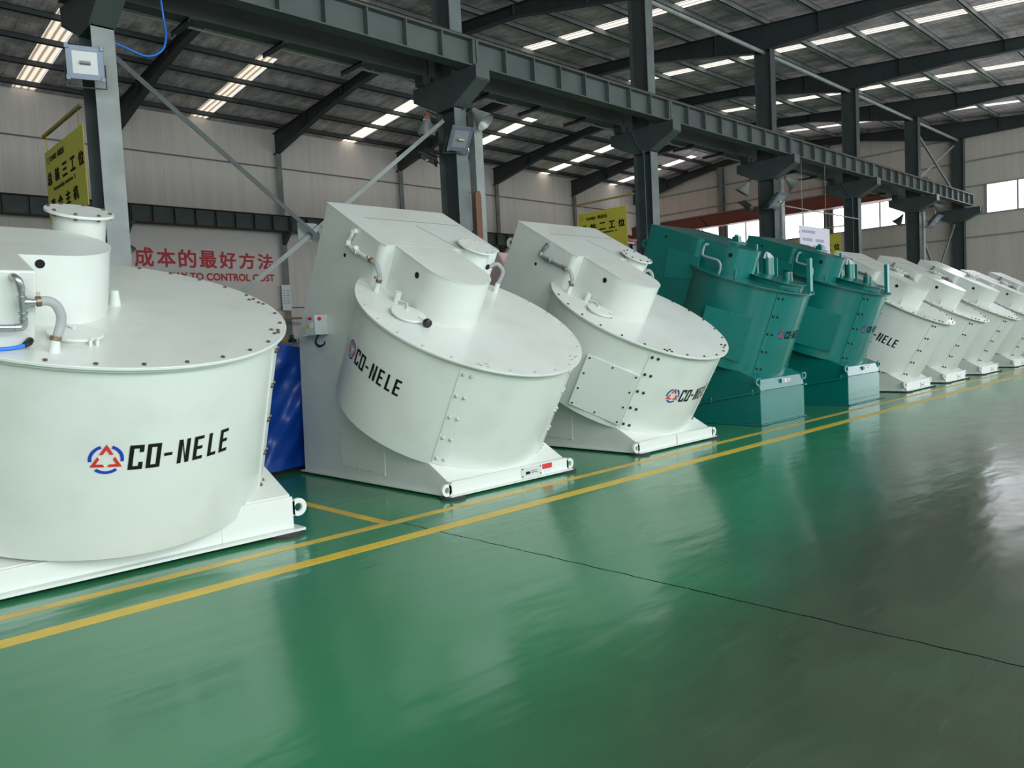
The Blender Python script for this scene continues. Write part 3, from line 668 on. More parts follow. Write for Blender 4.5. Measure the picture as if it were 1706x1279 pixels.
def water_pipe(root, T, house, hw, mat_pipe, cy, cz, y0):
    """pipe run on the housing side, ending in a clear hose to the lid"""
    s = lambda y, z: (-hw-.045, y-6.413+cy-y0, z-1.804+cz)
    m = MB(); a = s(7.265,2.80)
    m.tube([(-hw+.01,a[1],a[2]),(-hw-.03,a[1],a[2]),a], .030, 12)
    m.tube(curve_pts([a, s(7.30,2.76), s(7.385,2.69), s(7.33,2.635), s(7.25,2.59), s(6.95,2.447)], 4), .024, 12)
    m.tube([s(7.30,2.615), s(7.20,2.567)], .034, 12); q = s(7.25,2.59); m.tube([(q[0]-.0,q[1],q[2]),(q[0]-.02,q[1]-.06,q[2]+.02)], .028, 10)
    m.tube([s(7.37,2.715), s(7.385,2.66)], .032, 12)
    p = m.build('water_pipe', mat_pipe, root)
    fl_ = (-.875,-.60) if hw > .8 else (-.77,-.50)
    b = Vector(T(*fl_,.14)); st = Vector(T(*fl_,.01))
    m = MB(); e = Vector(s(6.95,2.447))
    m.tube(curve_pts([e, e+Vector((0,-.09,-.055)), e+Vector((.005,-.12,-.14)), b+Vector((0,-.02,.06)), b], 6), .026, 12); h = m.build('clear_hose', CLEAR, root)
    for c, d in ((e, Vector((0,-.866,-.5))),(b, Vector(T(0,0,1))-Vector(T(0,0,0)))):
        m = MB(); m.tube([c-d*.016, c+d*.016], .033, 14); m.box(tuple(c+Vector((-.05,-.01,.02))),tuple(c+Vector((-.02,.01,.05)))); m.build('hose_clamp', BRASS, h)
    m = MB(); m.tube([st, b], [.034,.026], 12); m.build('hose_stub', WHITE_EDGE, root)
def hatch(root, T, v, u, r, edge, knob):
    m = MB(); m.disc((v,u), r-.02, .012, .03, T, 40); m.disc((v,u), r, .03, .052, T, 48); o = m.build('inspection_hatch', edge, root, .004)
    m = MB(); a = (v+.07,u-.33)
    m.disc(a, .038, .012, .13, T, 20); m.disc(a, .022, .0, .10, T, 12); m.tube([T(a[0],a[1],.04), T(a[0]+.02,a[1]+.16,.07), T(v+.02,u-.06,.056)], .014, 8); m.build('hatch_hinge', edge, o)
    m = MB(); b = (v+.075,u+r+.0); m.tube([T(v+.06,u+.1,.06), T(b[0],b[1]+.02,.055)], .013, 8); m.tube([T(b[0]-.04,b[1],.03), T(b[0]+.03,b[1],.06)], .012, 8); m.build('hatch_clamp', edge, o)
    if knob:
        m = MB(); c = Vector(T(b[0],b[1]+.05,.055)); d = (Vector(T(0,1,0))-Vector(T(0,0,0)))*.02
        m.tube([c-d*2, c-d, c+d, c+d*1.4],[.03,.046,.046,.036], 10); m.build('clamp_knob', BLACK, o)
def port(root, T, v, u, edge, bolt, r=.165, w=.545, rf=.232):
    m = MB(); m.disc((v,u), r, 0, w, T, 40); o = m.build('vent_pipe', edge, root)
    m = MB(); m.disc((v,u), rf, w, w+.018, T, 48)
    f = m.build('pipe_flange', edge, o, .003)
    D = Vector(T(0,0,1))-Vector(T(0,0,0))
    bolts(f, [T(v+(rf-.03)*math.sin(2*math.pi*i/10),u+(rf-.03)*math.cos(2*math.pi*i/10),w+.018) for i in range(10)], lambda m, c: m.tube([Vector(c), Vector(c)+D*.012], .012, 6), bolt, 'bolt', not DETAIL[0])
def side_hose(root, T, v, u):
    m = MB(); m.tube(curve_pts([T(v-.12,u-.1,.30),T(v-.05,u-.05,.36),T(v+.03,u,.28),T(v+.01,u,.12)],6), .024, 10); m.build('clear_hose', CLEAR, root)
    m = MB(); m.tube([T(v+.01,u,.01),T(v+.01,u,.13)], .03, 12); m.build('hose_stub', WHITE_EDGE, root)
def side_panel(house, hw, y0):
    m = MB(); m.prism([(7.86-y0,.62),(6.98-y0,.62-.0),(6.98-y0,.12),(7.86-y0,.17)], -hw-.008, -hw, YZ); o = m.build('maintenance_panel', WHITE_EDGE, house, .002)
    bolts(o, [(-hw-.008,y-y0,z) for y,z in ((7.82,.19),(7.5,.175),(7.22,.155),(7.0,.14),(7.82,.55),(7.0,.55))], lambda m, c: m.tube([Vector(c), Vector(c)+Vector((-.01,0,0))], .013, 6), BOLT_W, 'screw')
def nameplate(root, hw, red=True):
    m = MB(); m.box((hw*.13,-.006,.045),(hw*.5,.0,.155)); o = m.build('name_plate', principled('plate', (.62,.65,.64), .35, .3), root)
    m = MB()
    for x, z in ((.15,.06),(.15,.14),(.48,.06),(.48,.14)): m.tube([(hw*x,-.012,z),(hw*x,-.005,z)], .008, 6)
    m.box((hw*.21,-.007,.075),(hw*.29,-.0055,.105)); m.box((hw*.31,-.007,.085),(hw*.42,-.0055,.092)); m.box((hw*.31,-.007,.105),(hw*.42,-.0055,.110))
    m.build('plate_print', INK, o)
    if red:
        m = MB(); m.box((hw*.52,-.004,.095),(hw*.70,.0,.15)); m.build('red_sticker', REDL, root)
        m = MB(); m.box((hw*.56,-.004,.05),(hw*.66,.0,.09)); m.build('blue_sticker', principled('pale_sticker', (.55,.68,.78), .4), root)

# --- the second white mixer (control box, knob)
r2, T2, h2, pan2, gc2, e2, _ = mixer('white tilted mixer with grey control box on its side, second from the left', 5.62, dict(M2P, decal=(D2R(-100.2),-.615)))
water_pipe(r2, T2, h2, .85, WHITE_EDGE, 6.413, 1.804, 5.86); hatch(r2, T2, -.85, -.02, .185, e2, True)
port(r2, T2, .43, -.69, e2, BOLT_W); side_hose(r2, T2, .87, -.62); side_panel(h2, .85, 5.86); nameplate(r2, .85)
bx = MB(); bx.box((-1.02,2.12,1.70),(-.85,2.36,1.93)); jb = bx.build('control_box', principled('control_box_grey', (.58,.64,.63), .4), h2, .006)
m = MB(); m.box((-1.03,2.34,1.695),(-.84,2.62,1.705)); m.build('box_bracket', WHITE_EDGE, h2)
m = MB(); m.tube([(-.965,2.12,1.885),(-.965,2.105,1.885)], .022, 14); m.build('red_button', REDL, jb)
m = MB(); m.add([(-1.022,2.33,1.78),(-1.022,2.25,1.78),(-1.022,2.29,1.86)], [(0,1,2)], 0); m.box((-1.023,2.17,1.78),(-1.021,2.235,1.84),1); m.box((-1.023,2.19,1.875),(-1.021,2.27,1.905),2); m.build('warning_label', [principled('warning_yellow',(.7,.5,.03),.5),PAPER,REDL], jb)
m = MB()
for k in range(3): m.tube(curve_pts([(-.97+.03*k,2.16+.04*k,1.70),(-.98+.02*k,2.2+.04*k,1.62),(-.97,2.15,1.575-.008*k),(-.95,2.07,1.585),(-.95,2.05,1.62)],5), .010, 8)
m.build('cable', BLACK, h2)
# --- the third white mixer (access panel on the drum)
r3, T3, h3, pan3, gc3, e3, _ = mixer('white tilted mixer with bolted flat access panel on its drum, third from the left', 8.70, dict(M2P, decal=(D2R(-10.6),-.665), panel=(-75,-43,-1.12,-.385), bolt=BOLT_D))
water_pipe(r3, T3, h3, .85, CHROME, 6.413, 1.804, 5.86); hatch(r3, T3, -.83, -.03, .185, e3, False); port(r3, T3, .43, -.69, e3, BOLT_D); side_hose(r3, T3, .87, -.62); side_panel(h3, .85, 5.86)
m = MB(); m.box((-.03,-.003,.035),(-.024,.0,.158)); m.build('bar_joint', INK, r3)

# --- teal mixers on wedge plinths
def teal_extras(root, T, gc):
    hw = .74
    m = MB(); s = lambda v,u,w: T(v,u,w)
    pts = curve_pts([s(-.79,-.52,.36),s(-.80,-.50,.22),s(-.81,-.36,.205),s(-.80,-.20,.20),s(-.78,-.14,.12),s(-.77,-.14,.01)],5)
    m.tube([s(-.66,-.54,.385),s(-.74,-.53,.385),s(-.79,-.52,.36)], .022, 10); m.tube(pts, .02, 10); m.build('water_hose', principled('grey_hose', (.25,.33,.33), .35), root)
    m = MB(); m.tube([s(-.67,.10,.01),s(-.67,.08,.12)], .017, 10); m.build('lid_pin', TEAL_EDGE, root)
    # hatch with two short pipes and posts
    m = MB(); m.prism([(-.22,.02),(-.32,.30),(-.22,.66),(.10,.80),(.45,.72),(.55,.40),(.45,.05)], .012, .085, T); m.prism([(-.28,-.02),(-.38,.32),(-.26,.72),(.10,.86),(.50,.78),(.62,.40),(.50,.0)], .085, .10, T)
    o = m.build('charging_hatch', TEAL, root, .003)
    U = lambda v,u,dz,dx=0,dy=0: tuple(Vector(T(v,u,.10))+Vector((dx,dy,dz)))
    m = MB(); m.tube([U(.33,.12,-.03),U(.33,.12,.25)], .09, 24); m.build('inlet_pipe', TEAL, o)
    m = MB(); p = U(.43,.16,0); m.box((p[0],p[1]-.07,p[2]-.03),(p[0]+.014,p[1]+.03,p[2]+.27)); m.build('stiffener_plate', TEAL_EDGE, o)
    m = MB(); c0 = Vector(U(.33,.12,.25)); n_ = 14
    P_ = [c0+Vector((.088*(1+.06*(-1)**j)*math.cos(2*math.pi*j/n_), .088*(1+.06*(-1)**j)*math.sin(2*math.pi*j/n_), .012*(-1)**j)) for j in range(n_)]
    P_ += [c0+Vector((-.02+.045*(1+.2*(-1)**j)*math.cos(2*math.pi*j/n_), .045*math.sin(2*math.pi*j/n_), .07+.015*(-1)**j)) for j in range(n_)]+[c0+Vector((-.05,0,.115))]
    m.add(P_, [(j,(j+1)%n_,n_+(j+1)%n_,n_+j) for j in range(n_)]+[(n_+j,n_+(j+1)%n_,2*n_) for j in range(n_)]); m.build('plastic_wrap', principled('crumpled_film', (.55,.62,.62), .25), o)
    m = MB(); m.tube([U(.28,.50,-.03),U(.28,.50,.12)], .075, 24); m.box(U(.20,.60,-.02,0,-.01),U(.20,.60,.14,.015,.01)); m.build('outlet_pipe', TEAL, o)
    m = MB(); p = U(-.02,.10,.0); m.box((p[0]-.02,p[1]-.02,p[2]-.03),(p[0]+.02,p[1]+.02,p[2]+.46)); m.build('short_post', TEAL_EDGE, o)
    m = MB(); p = Vector(T(.42,.86,.0)); m.box((p.x-.045,p.y-.03,p.z-.02),(p.x+.045,p.y+.03,p.z+.54)); m.build('guide_post', TEAL_EDGE, root)
    m = MB(); q = Vector(T(.45,-.70,.44)); m.box((q.x-.02,q.y-.06,q.z-.05),(q.x+.10,q.y+.06,q.z+.10)); m.tube([q+Vector((.03,0,.10)), q+Vector((.03,0,.13))], .04, 12); m.build('breather_pipe', TEAL, root)
    m = MB(); m.box((-.05,-.012,.62),(.19,.0,.69)); m.box((.0,-.03,.63),(.08,-.012,.68)); m.box((.12,-.035,.635),(.17,-.012,.68)); o = m.build('name_plate', principled('steel_plate', (.55,.60,.60), .3, .5), root)
    m = MB(); m.box((.20,-.006,.64),(.26,.0,.70)); m.build('red_sticker', principled('pale_red', (.6,.25,.22), .4), root)
for xc, lab in ((11.78,'teal tilted mixer on a wedge plinth, the nearer of the two teal ones'),(15.06,'teal tilted mixer on a wedge plinth, the farther of the two teal ones')):
    rg, Tg, hg, pg, gg, eg, mg = mixer(lab, xc, dict(GP, decal=(D2R(-10.5),-.745), dh=.125, panel=(-92,-50,-1.21,-.485)))
    teal_extras(rg, Tg, gg)
    m = MB(); m.prism([(7.5-5.9,2.95),(6.9-5.9,2.70),(6.95-5.9,2.35),(7.6-5.9,2.45)], -.75, -.74, YZ); m.build('side_cover', TEAL_EDGE, hg, .003)

# --- far white mixers
FP = dict(y0=5.90, t=30, cy=6.12, cz=1.90, r=1.05, pr=.98, L=1.37, hw=.74, wt=.45, ub=-1.67, uf=-.60, kink=1.5, zb=.03, sw=.13,
          front=[(6.30,.42),(5.94,.21),(5.90,.03)], nose=(-.62,.14,-.04), seam=-31, bolt=BOLT_D, bar=.21, lz=.16)
FAR = [(18.02,dict(decal=(D2R(-101.5),-.812)),1.0,'white tilted mixer directly beyond the two teal ones, lettering on its side'),
       (20.56,{},1.0,'white tilted mixer second beyond the teal ones'),
       (23.42,{},1.0,'white tilted mixer third beyond the teal ones with bright lid'),
       (26.60,{},.94,'white tilted mixer next to last in the row by the end wall'),
       (29.60,{},.94,'white tilted mixer last in the row, cut by the right edge')]
DETAIL[0] = False
for xc, ex, k, lab in FAR:
    rf_, Tf, hf, pf, gf, ef, mf = mixer(lab, xc, dict(FP, scale=k, **ex))
    port(rf_, Tf, .45, -.62, ef, BOLT_D, .13, .50, .18); m = MB(); m.tube([Tf(-.67,.12,.01), Tf(-.67,.10,.13)], .017, 10); m.build('lid_pin', ef, rf_)
    water_pipe(rf_, Tf, hf, .74, CHROME, 6.12, 1.90, 5.90)
    if xc > 18: nameplate(rf_, .74, False)

DETAIL[0] = True
# --- the largest white mixer at the left edge
y1 = 5.95; t1 = D2R(20.6)
T1 = frame_T(t1, 6.461, 1.944, y1)
R1 = thing('tilted_mixer', 'largest white tilted mixer at the left edge with tall flanged pipe', 'mixer', (1.9,y1,0), 'row of tilted mixers')
p1 = drum(R1, T1, 1.31, 1.42, WHITE)
lid(R1, T1, 1.37, WHITE, BOLT, [D2R(6+360*i/30) for i in range(30)], (D2R(55),D2R(95)))
seam(p1, T1, 1.31, D2R(50), 1.42, WHITE_EDGE, BOLT, .15, 5)
decal(p1, T1, 1.31, D2R(-8.9), -.74, .18)
nose = [(-1.0,-.36),(-.39,-.36)]+[(-.39+.40*math.sin(math.pi*i/24), .05-.41*math.cos(math.pi*i/24)) for i in range(1,24)]+[(-.39,.46),(-1.0,.46)]
m = MB(); m.prism(nose, 0, .495, T1, 0, True); g1 = m.build('gear_cover', WHITE, R1)
m = MB(); m.prism([(v+(.006 if v > -.9 else 0),u) for v,u in nose], .495, .503, T1); m.build('top_sheet', WHITE, g1)
m = MB(); Th = lambda a,b,h: T1(-.53+a, .46+h, .443+b); m.disc((0,0), .030, -.004, .004, Th, 24); m.build('cover_hole', DARK, g1)
m = MB(); m.prism([(-1.75,-.36),(-.65,-.36),(-.65,.885),(-1.75,.885)], -.0, .505, T1); bh = m.build('drive_housing', WHITE, R1, .012)
m = MB(); m.prism([(-1.75,-.36),(-1.30,-.36),(-1.30,.885),(-1.75,.885)], -1.2, .0, T1); m.build('housing_skirt', WHITE, bh)
# base
side = [(8.6-y1,.05),(8.55-y1,.75),(7.6-y1,.85),(6.41-y1,.54),(5.97-y1,.325),(5.95-y1,.05)]
low = [(8.6-y1,.05),(8.55-y1,.75),(7.6-y1,.80),(6.41-y1,.36),(5.97-y1,.205),(5.95-y1,.05)]
m = MB(); m.prism(low, -1.2, .62, YZ); m.prism(side, .62, 1.2, YZ); m.build('base_frame', WHITE, R1, .006)
m = MB(); m.box((.58,-.02,.05),(1.2,.0,.315)); m.box((-1.2,-.02,.05),(.58,.0,.20)); m.build('front_bar', WHITE_EDGE, R1, .004)
m = MB(); m.box((-1.27,-.09,.03),(1.27,2.7,.05)); m.build('foot_flange', WHITE_EDGE, R1)
for s in (-1,1):
    o = lug(R1, (s*1.255,.0,.215), 'y', WHITE_EDGE, .075, .03); m = MB(); m.box((min(s*1.22,s*1.16),-.015,.15),(max(s*1.22,s*1.16),.015,.28)); m.build('lug_plate', WHITE_EDGE, o)
    pad(R1, s*1.12, .0, RUBBER, .16)
# flanged outlet pipe behind the cover
m = MB(); m.disc((-.01,-.58), .19, 0, .60, T1, 48); vp = m.build('vent_pipe', WHITE, R1)
m = MB(); m.disc((-.01,-.58), .245, .595, .618, T1, 56); fl_ = m.build('pipe_flange', WHITE_EDGE, vp, .003)
D1 = Vector(T1(0,0,1))-Vector(T1(0,0,0))
bolts(fl_, [T1(-.01+.215*math.sin(2*math.pi*(i+.5)/8),-.58+.215*math.cos(2*math.pi*(i+.5)/8),.575) for i in range(8)], lambda m, c: m.tube([Vector(c), Vector(c)+D1*.057], .013, 6), BOLT)
m = MB(); m.tube([T1(.10,-.02,.01), T1(.09,-.02,.13)], [.045,.03], 16); m.build('lid_nozzle', WHITE_EDGE, R1)
# round hatch under the hose
m = MB(); m.disc((-.375,.715), .155, .012, .03, T1, 48); m.disc((-.375,.715), .172, .03, .05, T1, 56); ht = m.build('inspection_hatch', WHITE_EDGE, R1, .003)
m = MB()
for dv in (-.012,.03): m.box((-.335+dv,.87,.0),(-.335+dv+.016,.915,.05),0,T1)
m.build('hatch_clamp', WHITE_EDGE, ht)
m = MB(); m.tube([T1(-.37,.66,.055), T1(-.42,.57,.075)], .012, 8); m.build('hatch_handle', WHITE_EDGE, ht)
# pipework in front of the housing
q = lambda v,w_,u=.95: T1(v,u,w_)
m = MB()
m.tube(curve_pts([q(-.775,.468,.88),q(-.772,.470,.93),q(-.76,.458),q(-.75,.42),q(-.745,.40)],5), .024, 14)
m.tube([q(-.747,.41),q(-.737,.30),q(-.733,.20)], .019, 14); m.tube([q(-.741,.365),q(-.736,.285)], .026, 14); m.tube([q(-.734,.262),q(-.733,.247)], .026, 14)
m.tube(curve_pts([q(-.733,.225),q(-.732,.19),q(-.745,.168),q(-.78,.166)],5), .024, 14); m.tube([q(-.77,.166),q(-.95,.170),q(-1.4,.176)], .019, 14)
m.tube([q(-.735,.328),q(-.70,.326),q(-.64,.331)], .019, 14); m.tube([q(-.735,.328),q(-.695,.327)], .026, 14); m.tube([q(-.765,.464),q(-.748,.405)], .0, 6)
m.build('water_pipe', CHROME, R1)
m = MB(); m.tube(curve_pts([q(-.655,.330),q(-.60,.334),q(-.555,.305),q(-.528,.245),q(-.527,.19),q(-.545,.13,.97),q(-.562,.09,.985)],6), .029, 16); hs = m.build('clear_hose', CLEAR, R1)
m = MB(); m.tube([q(-.665,.330),q(-.64,.332)], .033, 16); m.box((-.006,-.0,0),(.012,.012,.03),0,lambda a,b,c: tuple(Vector(q(-.655,.36))+Vector((a,b,c))))
m.build('hose_clamp', BRASS, hs)
m = MB(); m.tube([q(-.560,.112,.98),q(-.565,.085,.985)], .034, 16); m.build('hose_clamp', BRASS, hs)
m = MB(); m.tube([q(-.572,.0,.995),q(-.566,.10,.99)], [.036,.026], 16); m.build('hose_stub', WHITE_EDGE, R1)
m = MB(); m.tube(curve_pts([q(-1.5,.04),q(-1.0,.024),q(-.85,.028),q(-.77,.034),q(-.725,.048)],5), .013, 12); ah = m.build('air_hose', HOSEB, R1)
m = MB(); m.tube([q(-.728,.047),q(-.70,.058,.93),q(-.685,.062,.90)], [.018,.023,.022], 14); m.build('hose_fitting', BLACK, ah)

# ------------------------------------------------------------------ signs
def sign(x, y_r, width, z0, z1, rows, label, arm=True):
    o = thing('hanging_sign', label, 'sign', (x, y_r, z0))
    m = MB(); m.box((0,0,0),(.012,width,z1-z0)); p = m.build('sign_board', SIGNY, o)
    m = MB(); Ts = lambda a,b,d=0: (-.003-d, width*(1-a), (z1-z0)*b)
    lines = {}
    for row in rows: lines.setdefault(row[3], []).append(row)
    for row in lines.values():
        m = MB()
        for txt, a0, a1, b0, b1, bold in row: put_text(m, txt, Ts, a0, a1, b0, b1, 0, bold)
        m.build('sign_lettering', INK, p)
    m = MB(); cc = (.08,.86)
    n = 24
    for i in range(n):
        if i % 8 in (0,): continue
        P_ = [Ts(.085+.032*k*math.sin(t)*1.0, .865+.045*k*math.cos(t)) for t,k in ((2*math.pi*i/n,.78),(2*math.pi*(i+1)/n,.78),(2*math.pi*(i+1)/n,1),(2*math.pi*i/n,1))]
        m.add(P_, [(0,1,2,3)])
    m.build('sign_emblem', INK, p)
    if arm:
        m = MB(); m.box((-.02,11.31-y_r,z1-z0+.22),(.02,width,z1-z0+.26)); m.tube([(0,.15,z1-z0),(0,.15,z1-z0+.22)], .006, 6); m.tube([(0,width-.15,z1-z0),(0,width-.15,z1-z0+.22)], .006, 6); m.build('sign_arm', principled('arm_yellow', (.40,.28,.05), .6), o)
    return o
def chars(s, a0, a1, b0, b1, wch):
    n = len(s); return [(c, a0+(a1-a0)*i/(n-1)-wch/2, a0+(a1-a0)*i/(n-1)+wch/2, b0, b1, .012) for i, c in enumerate(s) if c != ' ']
sign(3.27, 11.33, 1.9, 3.60, 4.66, [('CO-NELE',.14,.32,.83,.90,.005),('科尼乐',.35,.53,.82,.91,.005)]+chars('总装三工位',.10,.92,.52,.70,.13)+[('Assembly station 3',.18,.76,.40,.47,.004)]+chars('混合主机',.14,.74,.14,.32,.13)+[('Mixer assembly',.22,.70,.04,.10,0)],
     'yellow station sign beside the first column, reading station 3')
sign(15.3, 11.55, 1.55, 3.66, 4.63, [('CO-NELE',.18,.38,.80,.87,.006),('科尼乐',.42,.62,.79,.89,.006)]+chars('总装二工位',.13,.90,.50,.69,.13)+[('Assembly station 2',.20,.80,.39,.46,.005)]+chars('本体',.42,.62,.12,.31,.13),
     'yellow station sign beside the third column, reading station 2')
sign(27.4, 11.42, 1.55, 3.62, 4.66, chars('总装一工位',.12,.90,.45,.66,.13), 'yellow station sign beside the fifth column, only its end visible')
o = thing('notice_board', 'white printed notice board hanging from the crane beam before the fifth column', 'board', (22.15,10.43,3.45))
m = MB(); m.box((0,0,0),(2.02,.02,1.0)); nb = m.build('board_sheet', principled('notice_sheet', (.68,.67,.78), .5), o)
m = MB(); GREY = principled('grey_print', (.38,.37,.46), .6)
for xa, xb, za, zb in ((.12,1.0,.80,.88),(.16,.80,.56,.65),(1.02,1.60,.56,.65),(.16,.62,.37,.45),(.82,1.70,.37,.45),(.16,1.20,.18,.26)):
    m = MB(); m.box((xa,-.003,za),(xb,-.001,zb)); m.build('printed_line', GREY, nb)
m = MB(); m.tube([(.2,.01,1.0),(.2,.01,2.93)], .008, 6); m.tube([(1.8,.01,1.0),(1.8,.01,2.93)], .008, 6); m.build('hanging_rod', STEEL_L, o)
m = MB(); m.box((15.22,YL-.26,3.12),(15.62,YL-.245,4.15)); pn = m.build('paper_notice', PAPER); tag(pn, 'white paper notice stuck on the slim wall post right of the slogan', 'notice')
m = MB()
for rw in range(6): m.box((15.28,YL-.263,3.9-rw*.1),(15.36,YL-.26,3.94-rw*.1)); m.box((15.42,YL-.263,3.9-rw*.1),(15.56,YL-.26,3.94-rw*.1))
m.build('notice_print', principled('notice_ink', (.3,.42,.45), .6), pn)

# ------------------------------------------------------------------ lamps on the columns
def flood(loc, aim, label, wd=.40, ht=.38, mat=LAMPB):
    o = thing('floodlight', label, 'lamp', loc); d = Vector(aim).normalized(); o.rotation_euler = d.to_track_quat('-Y','Z').to_euler()
    m = MB(); a, b = wd/2, ht/2
    m.hexa([(-a*.6,.14,-b*.6),(a*.6,.14,-b*.6),(a,0,-b),(-a,0,-b),(-a*.6,.14,b*.6),(a*.6,.14,b*.6),(a,0,b),(-a,0,b)]); h = m.build('lamp_body', mat, o, .01)
    m = MB(); m.box((-a-.015,-.025,-b-.015),(a+.015,0,b+.015)); 
    for sx in (-1,1):
        for sz in (-1,1): m.box((sx*a-.025,-.04,sz*b-.03),(sx*a+.025,-.02,sz*b+.03))
    m.build('lamp_frame', mat, o, .005)
    m = MB(); m.box((-a*.72,-.028,-b*.72),(a*.72,-.0255,b*.72)); m.build('reflector', REFL, h)
    m = MB(); m.tube([(-.06,-.06,0),(.06,-.06,0)], .02, 8); m.build('bulb', REFL, h)
    m = MB(); m.tube([(-a-.03,.05,0),(-a-.03,.05,-b-.1),(0,.12,-b-.1),(a+.03,.05,-b-.1),(a+.03,.05,0)], .012, 6); m.build('lamp_bracket', STEEL, o)
    return o
def bell(loc, aim, label, arm_to, r=.19, mat=STEEL_L, holder=STEEL):
    o = thing('bell_lamp', label, 'lamp', loc); d = Vector(aim).normalized(); rot = d.to_track_quat('-Z','Y'); 
    Rm = rot.to_matrix()
    X = lambda p: tuple(Rm @ Vector(p))
    m = MB(); prof = [(.02,.22),(.05,.20),(.07,.12),(.12,.02),(.165,-.08),(r,-.15)]
    n = 28
    for sgn, of in ((1,0),):
        P_ = [X((a*math.cos(2*math.pi*j/n), a*math.sin(2*math.pi*j/n), z)) for a,z in prof for j in range(n)]
        m.add(P_, [(i*n+j, i*n+(j+1)%n, (i+1)*n+(j+1)%n, (i+1)*n+j) for i in range(len(prof)-1) for j in range(n)], 0, True)
    m.build('lamp_shade', [mat], o)
    m = MB(); P_ = [X((a*.95*math.cos(2*math.pi*j/n), a*.95*math.sin(2*math.pi*j/n), z-.004)) for a,z in prof[2:] for j in range(n)]
    m.add(P_, [(i*n+j, i*n+(j+1)%n, (i+1)*n+(j+1)%n, (i+1)*n+j) for i in range(3) for j in range(n)], 0, False); m.build('reflector', REFL, o)
    m = MB(); m.tube([X((0,0,.10)),X((0,0,.02)),X((0,0,-.06)),X((0,0,-.10))],[.02,.045,.045,.01], 12); m.build('bulb', GLASS, o)
    m = MB(); m.tube([X((0,0,.14)),X((0,0,.26))],[.05,.035], 12); m.build('lamp_holder', holder, o)
    a = Vector(arm_to)-Vector(loc); m = MB(); e = Vector(X((0,0,.25))); m.tube([e, e+Vector((0,0,.05)), a], .012, 8); m.build('lamp_arm', STEEL, o)
    return o
flood((3.12,10.50,5.18),(-.3,-1,-.25),'square floodlight on the first column at the upper left', .38, .36)
flood((9.20,10.55,5.14),(-.2,-1,-.75),'square floodlight facing the aisle on the second column', .40, .42)
bell((9.72,10.55,5.60),(.35,-.8,-1),'round glass-fronted lamp at the right of the second column', (9.50,10.80,5.75), .19)
flood((9.35,11.66,5.04),(-.4,.3,-1),'dark floodlight facing down on the wall side of the second column', .40, .36, LAMPD)
bell((9.36,11.66,5.62),(0,.1,-1),'lamp with orange holder on the wall side of the second column', (9.50,11.31,5.70), .16, GLASS, ORANGE)
bell((21.36,11.72,5.66),(-.3,.6,-1),'bell lamp on the wall side of the fourth column', (21.50,11.31,5.85), .24)
flood((21.42,11.74,5.12),(-.2,.8,-.9),'dark floodlight on the wall side of the fourth column', .44, .4, LAMPD)
bell((21.78,10.48,5.65),(.5,-.7,-.9),'bell lamp on the aisle side of the fourth column', (21.55,10.81,5.8), .24)
flood((21.05,10.52,5.09),(0,-1,-.9),'floodlight on the aisle side of the fourth column', .55, .5)
bell((33.86,11.72,5.60),(-.3,.6,-1),'bell lamp on the wall side of the sixth column', (33.55,11.31,5.85), .24, STEEL)
flood((33.74,10.34,5.36),(0,-1,-.9),'floodlight on the aisle side of the sixth column', .6, .55)
bell((34.5,10.48,6.0),(.5,-.7,-.9),'bell lamp on the aisle side of the sixth column', (33.6,10.81,5.9), .24)
bell((9.30,28.30,5.35),(.1,-.5,-1),'small bell lamp hanging under the wall crane beam beside the first column', (9.42,28.35,6.2), .22, STEEL)
# ducts and boards on the columns, hanging hose
for x, lb in ((9.86,'second'),(21.86,'fourth'),(33.9,'sixth')):
    m = MB(); m.box((x-.10,10.78,0),(x+.10,10.81,5.8)); m.box((x-.10,10.81,0),(x-.09,10.95,5.8)); m.box((x+.09,10.81,0),(x+.10,10.95,5.8))
    tag(m.build('cable_duct', STEEL_L), 'pale grey cable duct running up beside the %s column' % lb, 'duct')
m = MB(); m.prism([(9.66,2.2),(9.80,2.2),(9.80,4.22),(9.77,4.30),(9.69,4.30),(9.66,4.22)], 10.72, 10.745, XZ)
tag(m.build('brown_board', BROWN), 'brown round-topped board fixed beside the second column', 'board')
m = MB(); m.tube(curve_pts([(3.52,10.98,5.70),(3.75,10.98,5.66),(4.04,10.98,5.60),(4.25,10.98,5.72),(4.32,10.98,5.94),(4.30,10.98,6.2),(4.25,10.9,6.40)],8), .014, 10)
tag(m.build('blue_hose', HOSEB), 'blue air hose looping under the crane beam at the first column', 'hose')
m = MB(); m.tube([(21.9,10.76,5.04),(27.3,10.76,5.04)], .02, 8); tag(m.build('water_line', STEEL_L), 'thin pale pipe running between the fourth and fifth columns', 'pipe')
for x, lb in ((15.49,'third'),(27.53,'fifth')):
    m = MB(); m.tube(curve_pts([(x-.175,11.3,6.3),(x-.19,11.15,6.0),(x-.18,11.0,5.75),(x-.175,10.98,5.3),(x-.175,10.98,.0)],6), .013, 8)
    tag(m.build('blue_hose', principled('dull_blue_hose', (.05,.09,.16), .4)), 'dull blue hose hanging down the %s column' % lb, 'hose')

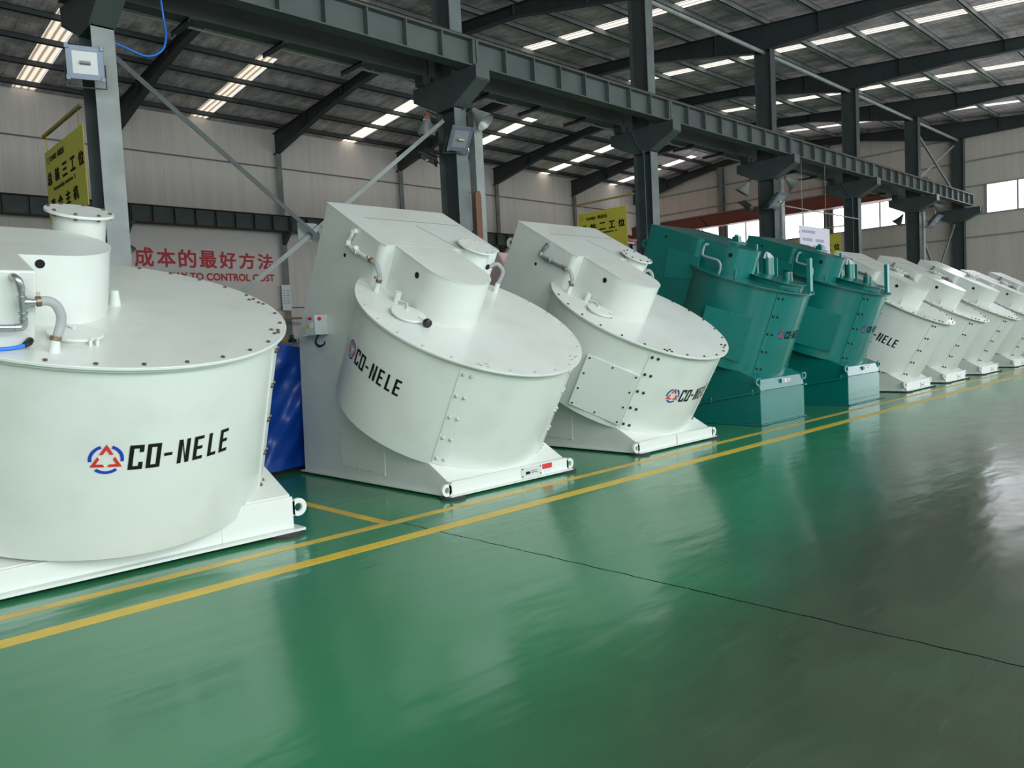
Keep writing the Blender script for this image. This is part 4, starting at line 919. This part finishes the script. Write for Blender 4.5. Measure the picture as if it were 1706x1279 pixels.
# ------------------------------------------------------------------ things behind the machines
o = thing('covered_crate', 'machine wrapped in a blue tarpaulin between the first two white mixers', 'tarpaulin', (4.75,9.7,0))
n = 40
def tp(x, y, z):
    j = .035*math.sin(7*x+3*z)+.03*math.sin(5*y-6*z+x*9)+.022*math.sin(13*z+4*x)+.012*math.sin(23*x-17*z+9*y)
    return (x+j*.6, y+j, z)
m = MB()
def sheet(f):
    P_ = [tp(*f(i/n,j/n)) for i in range(n+1) for j in range(n+1)]
    m.add(P_, [(i*(n+1)+j,(i+1)*(n+1)+j,(i+1)*(n+1)+j+1,i*(n+1)+j+1) for i in range(n) for j in range(n)], 0, True)
top = lambda s,t: 1.86-.30*s-.25*abs(t-.5)
sheet(lambda s,t: (-.75+1.6*s,-.78-.06*(1-t),.06+(top(s,0)-.06)*t)); sheet(lambda s,t: (-.75+1.6*s,.85,.06+(top(s,1)-.06)*t))
sheet(lambda s,t: (-.75,-.78+1.63*s,.06+(top(0,s)-.06)*t)); sheet(lambda s,t: (.85,-.78+1.63*s,.06+(top(1,s)-.06)*t)); sheet(lambda s,t: (-.75+1.6*s,-.78+1.63*t,top(s,t)))
m.build('tarpaulin', TARP, o)
m = MB(); m.box((-.62,-.74,0),(.72,.74,.08)); m.build('pallet', BLACK, o)
m = MB(); m.prism([(9.05,.0),(10.2,.0),(10.2,2.4),(9.75,3.0),(9.45,3.0),(9.05,2.1)], 8.98, 9.6, YZ)
tag(m.build('pink_casing', PINK, None, .03), 'pale pink casing behind the second white mixer, seen through a narrow gap', 'casing')
o = thing('parts_rack', 'low rack of yellow parts against the white wall', 'rack', (14.9,27.6,0))
m = MB()
for x in (-1.5,1.5):
    for y in (-.3,.3): m.box((x-.03,y-.03,0),(x+.03,y+.03,2.3))
m.build('upright', STEEL, o)
for z in (.9,1.75,2.72):
    m = MB(); m.box((-1.55,-.35,z),(1.55,.35,z+.06)); m.build('shelf', principled('shelf_wood', (.35,.2,.09), .6) if z > 2 else STEEL, o)
m = MB()
for x in (-1.5,1.5):
    for y in (-.3,.3): m.box((x-.03,y-.03,2.3),(x+.03,y+.03,2.72))
m.build('upright_extension', STEEL, o)
YP = principled('yellow_part', (.50,.33,.03), .5)
for i in range(7):
    m = MB(); x = 13.55+i*.42; h = .25+.2*((i*37) % 5)/5
    m.tube([(x,27.5,1.81),(x,27.5,1.81+h*.4),(x,27.5,1.81+h*.45),(x,27.5,1.81+h)],[.15,.15,.09,.07], 14); m.tube([(x-.12,27.35,1.81+h*.25),(x+.1,27.35,1.81+h*.25)], .05, 8)
    tag(m.build('machine_part', YP if i % 3 else BOLT_D), 'small cast part standing on the rack by the white wall', 'part', 'cast parts on the wall rack')
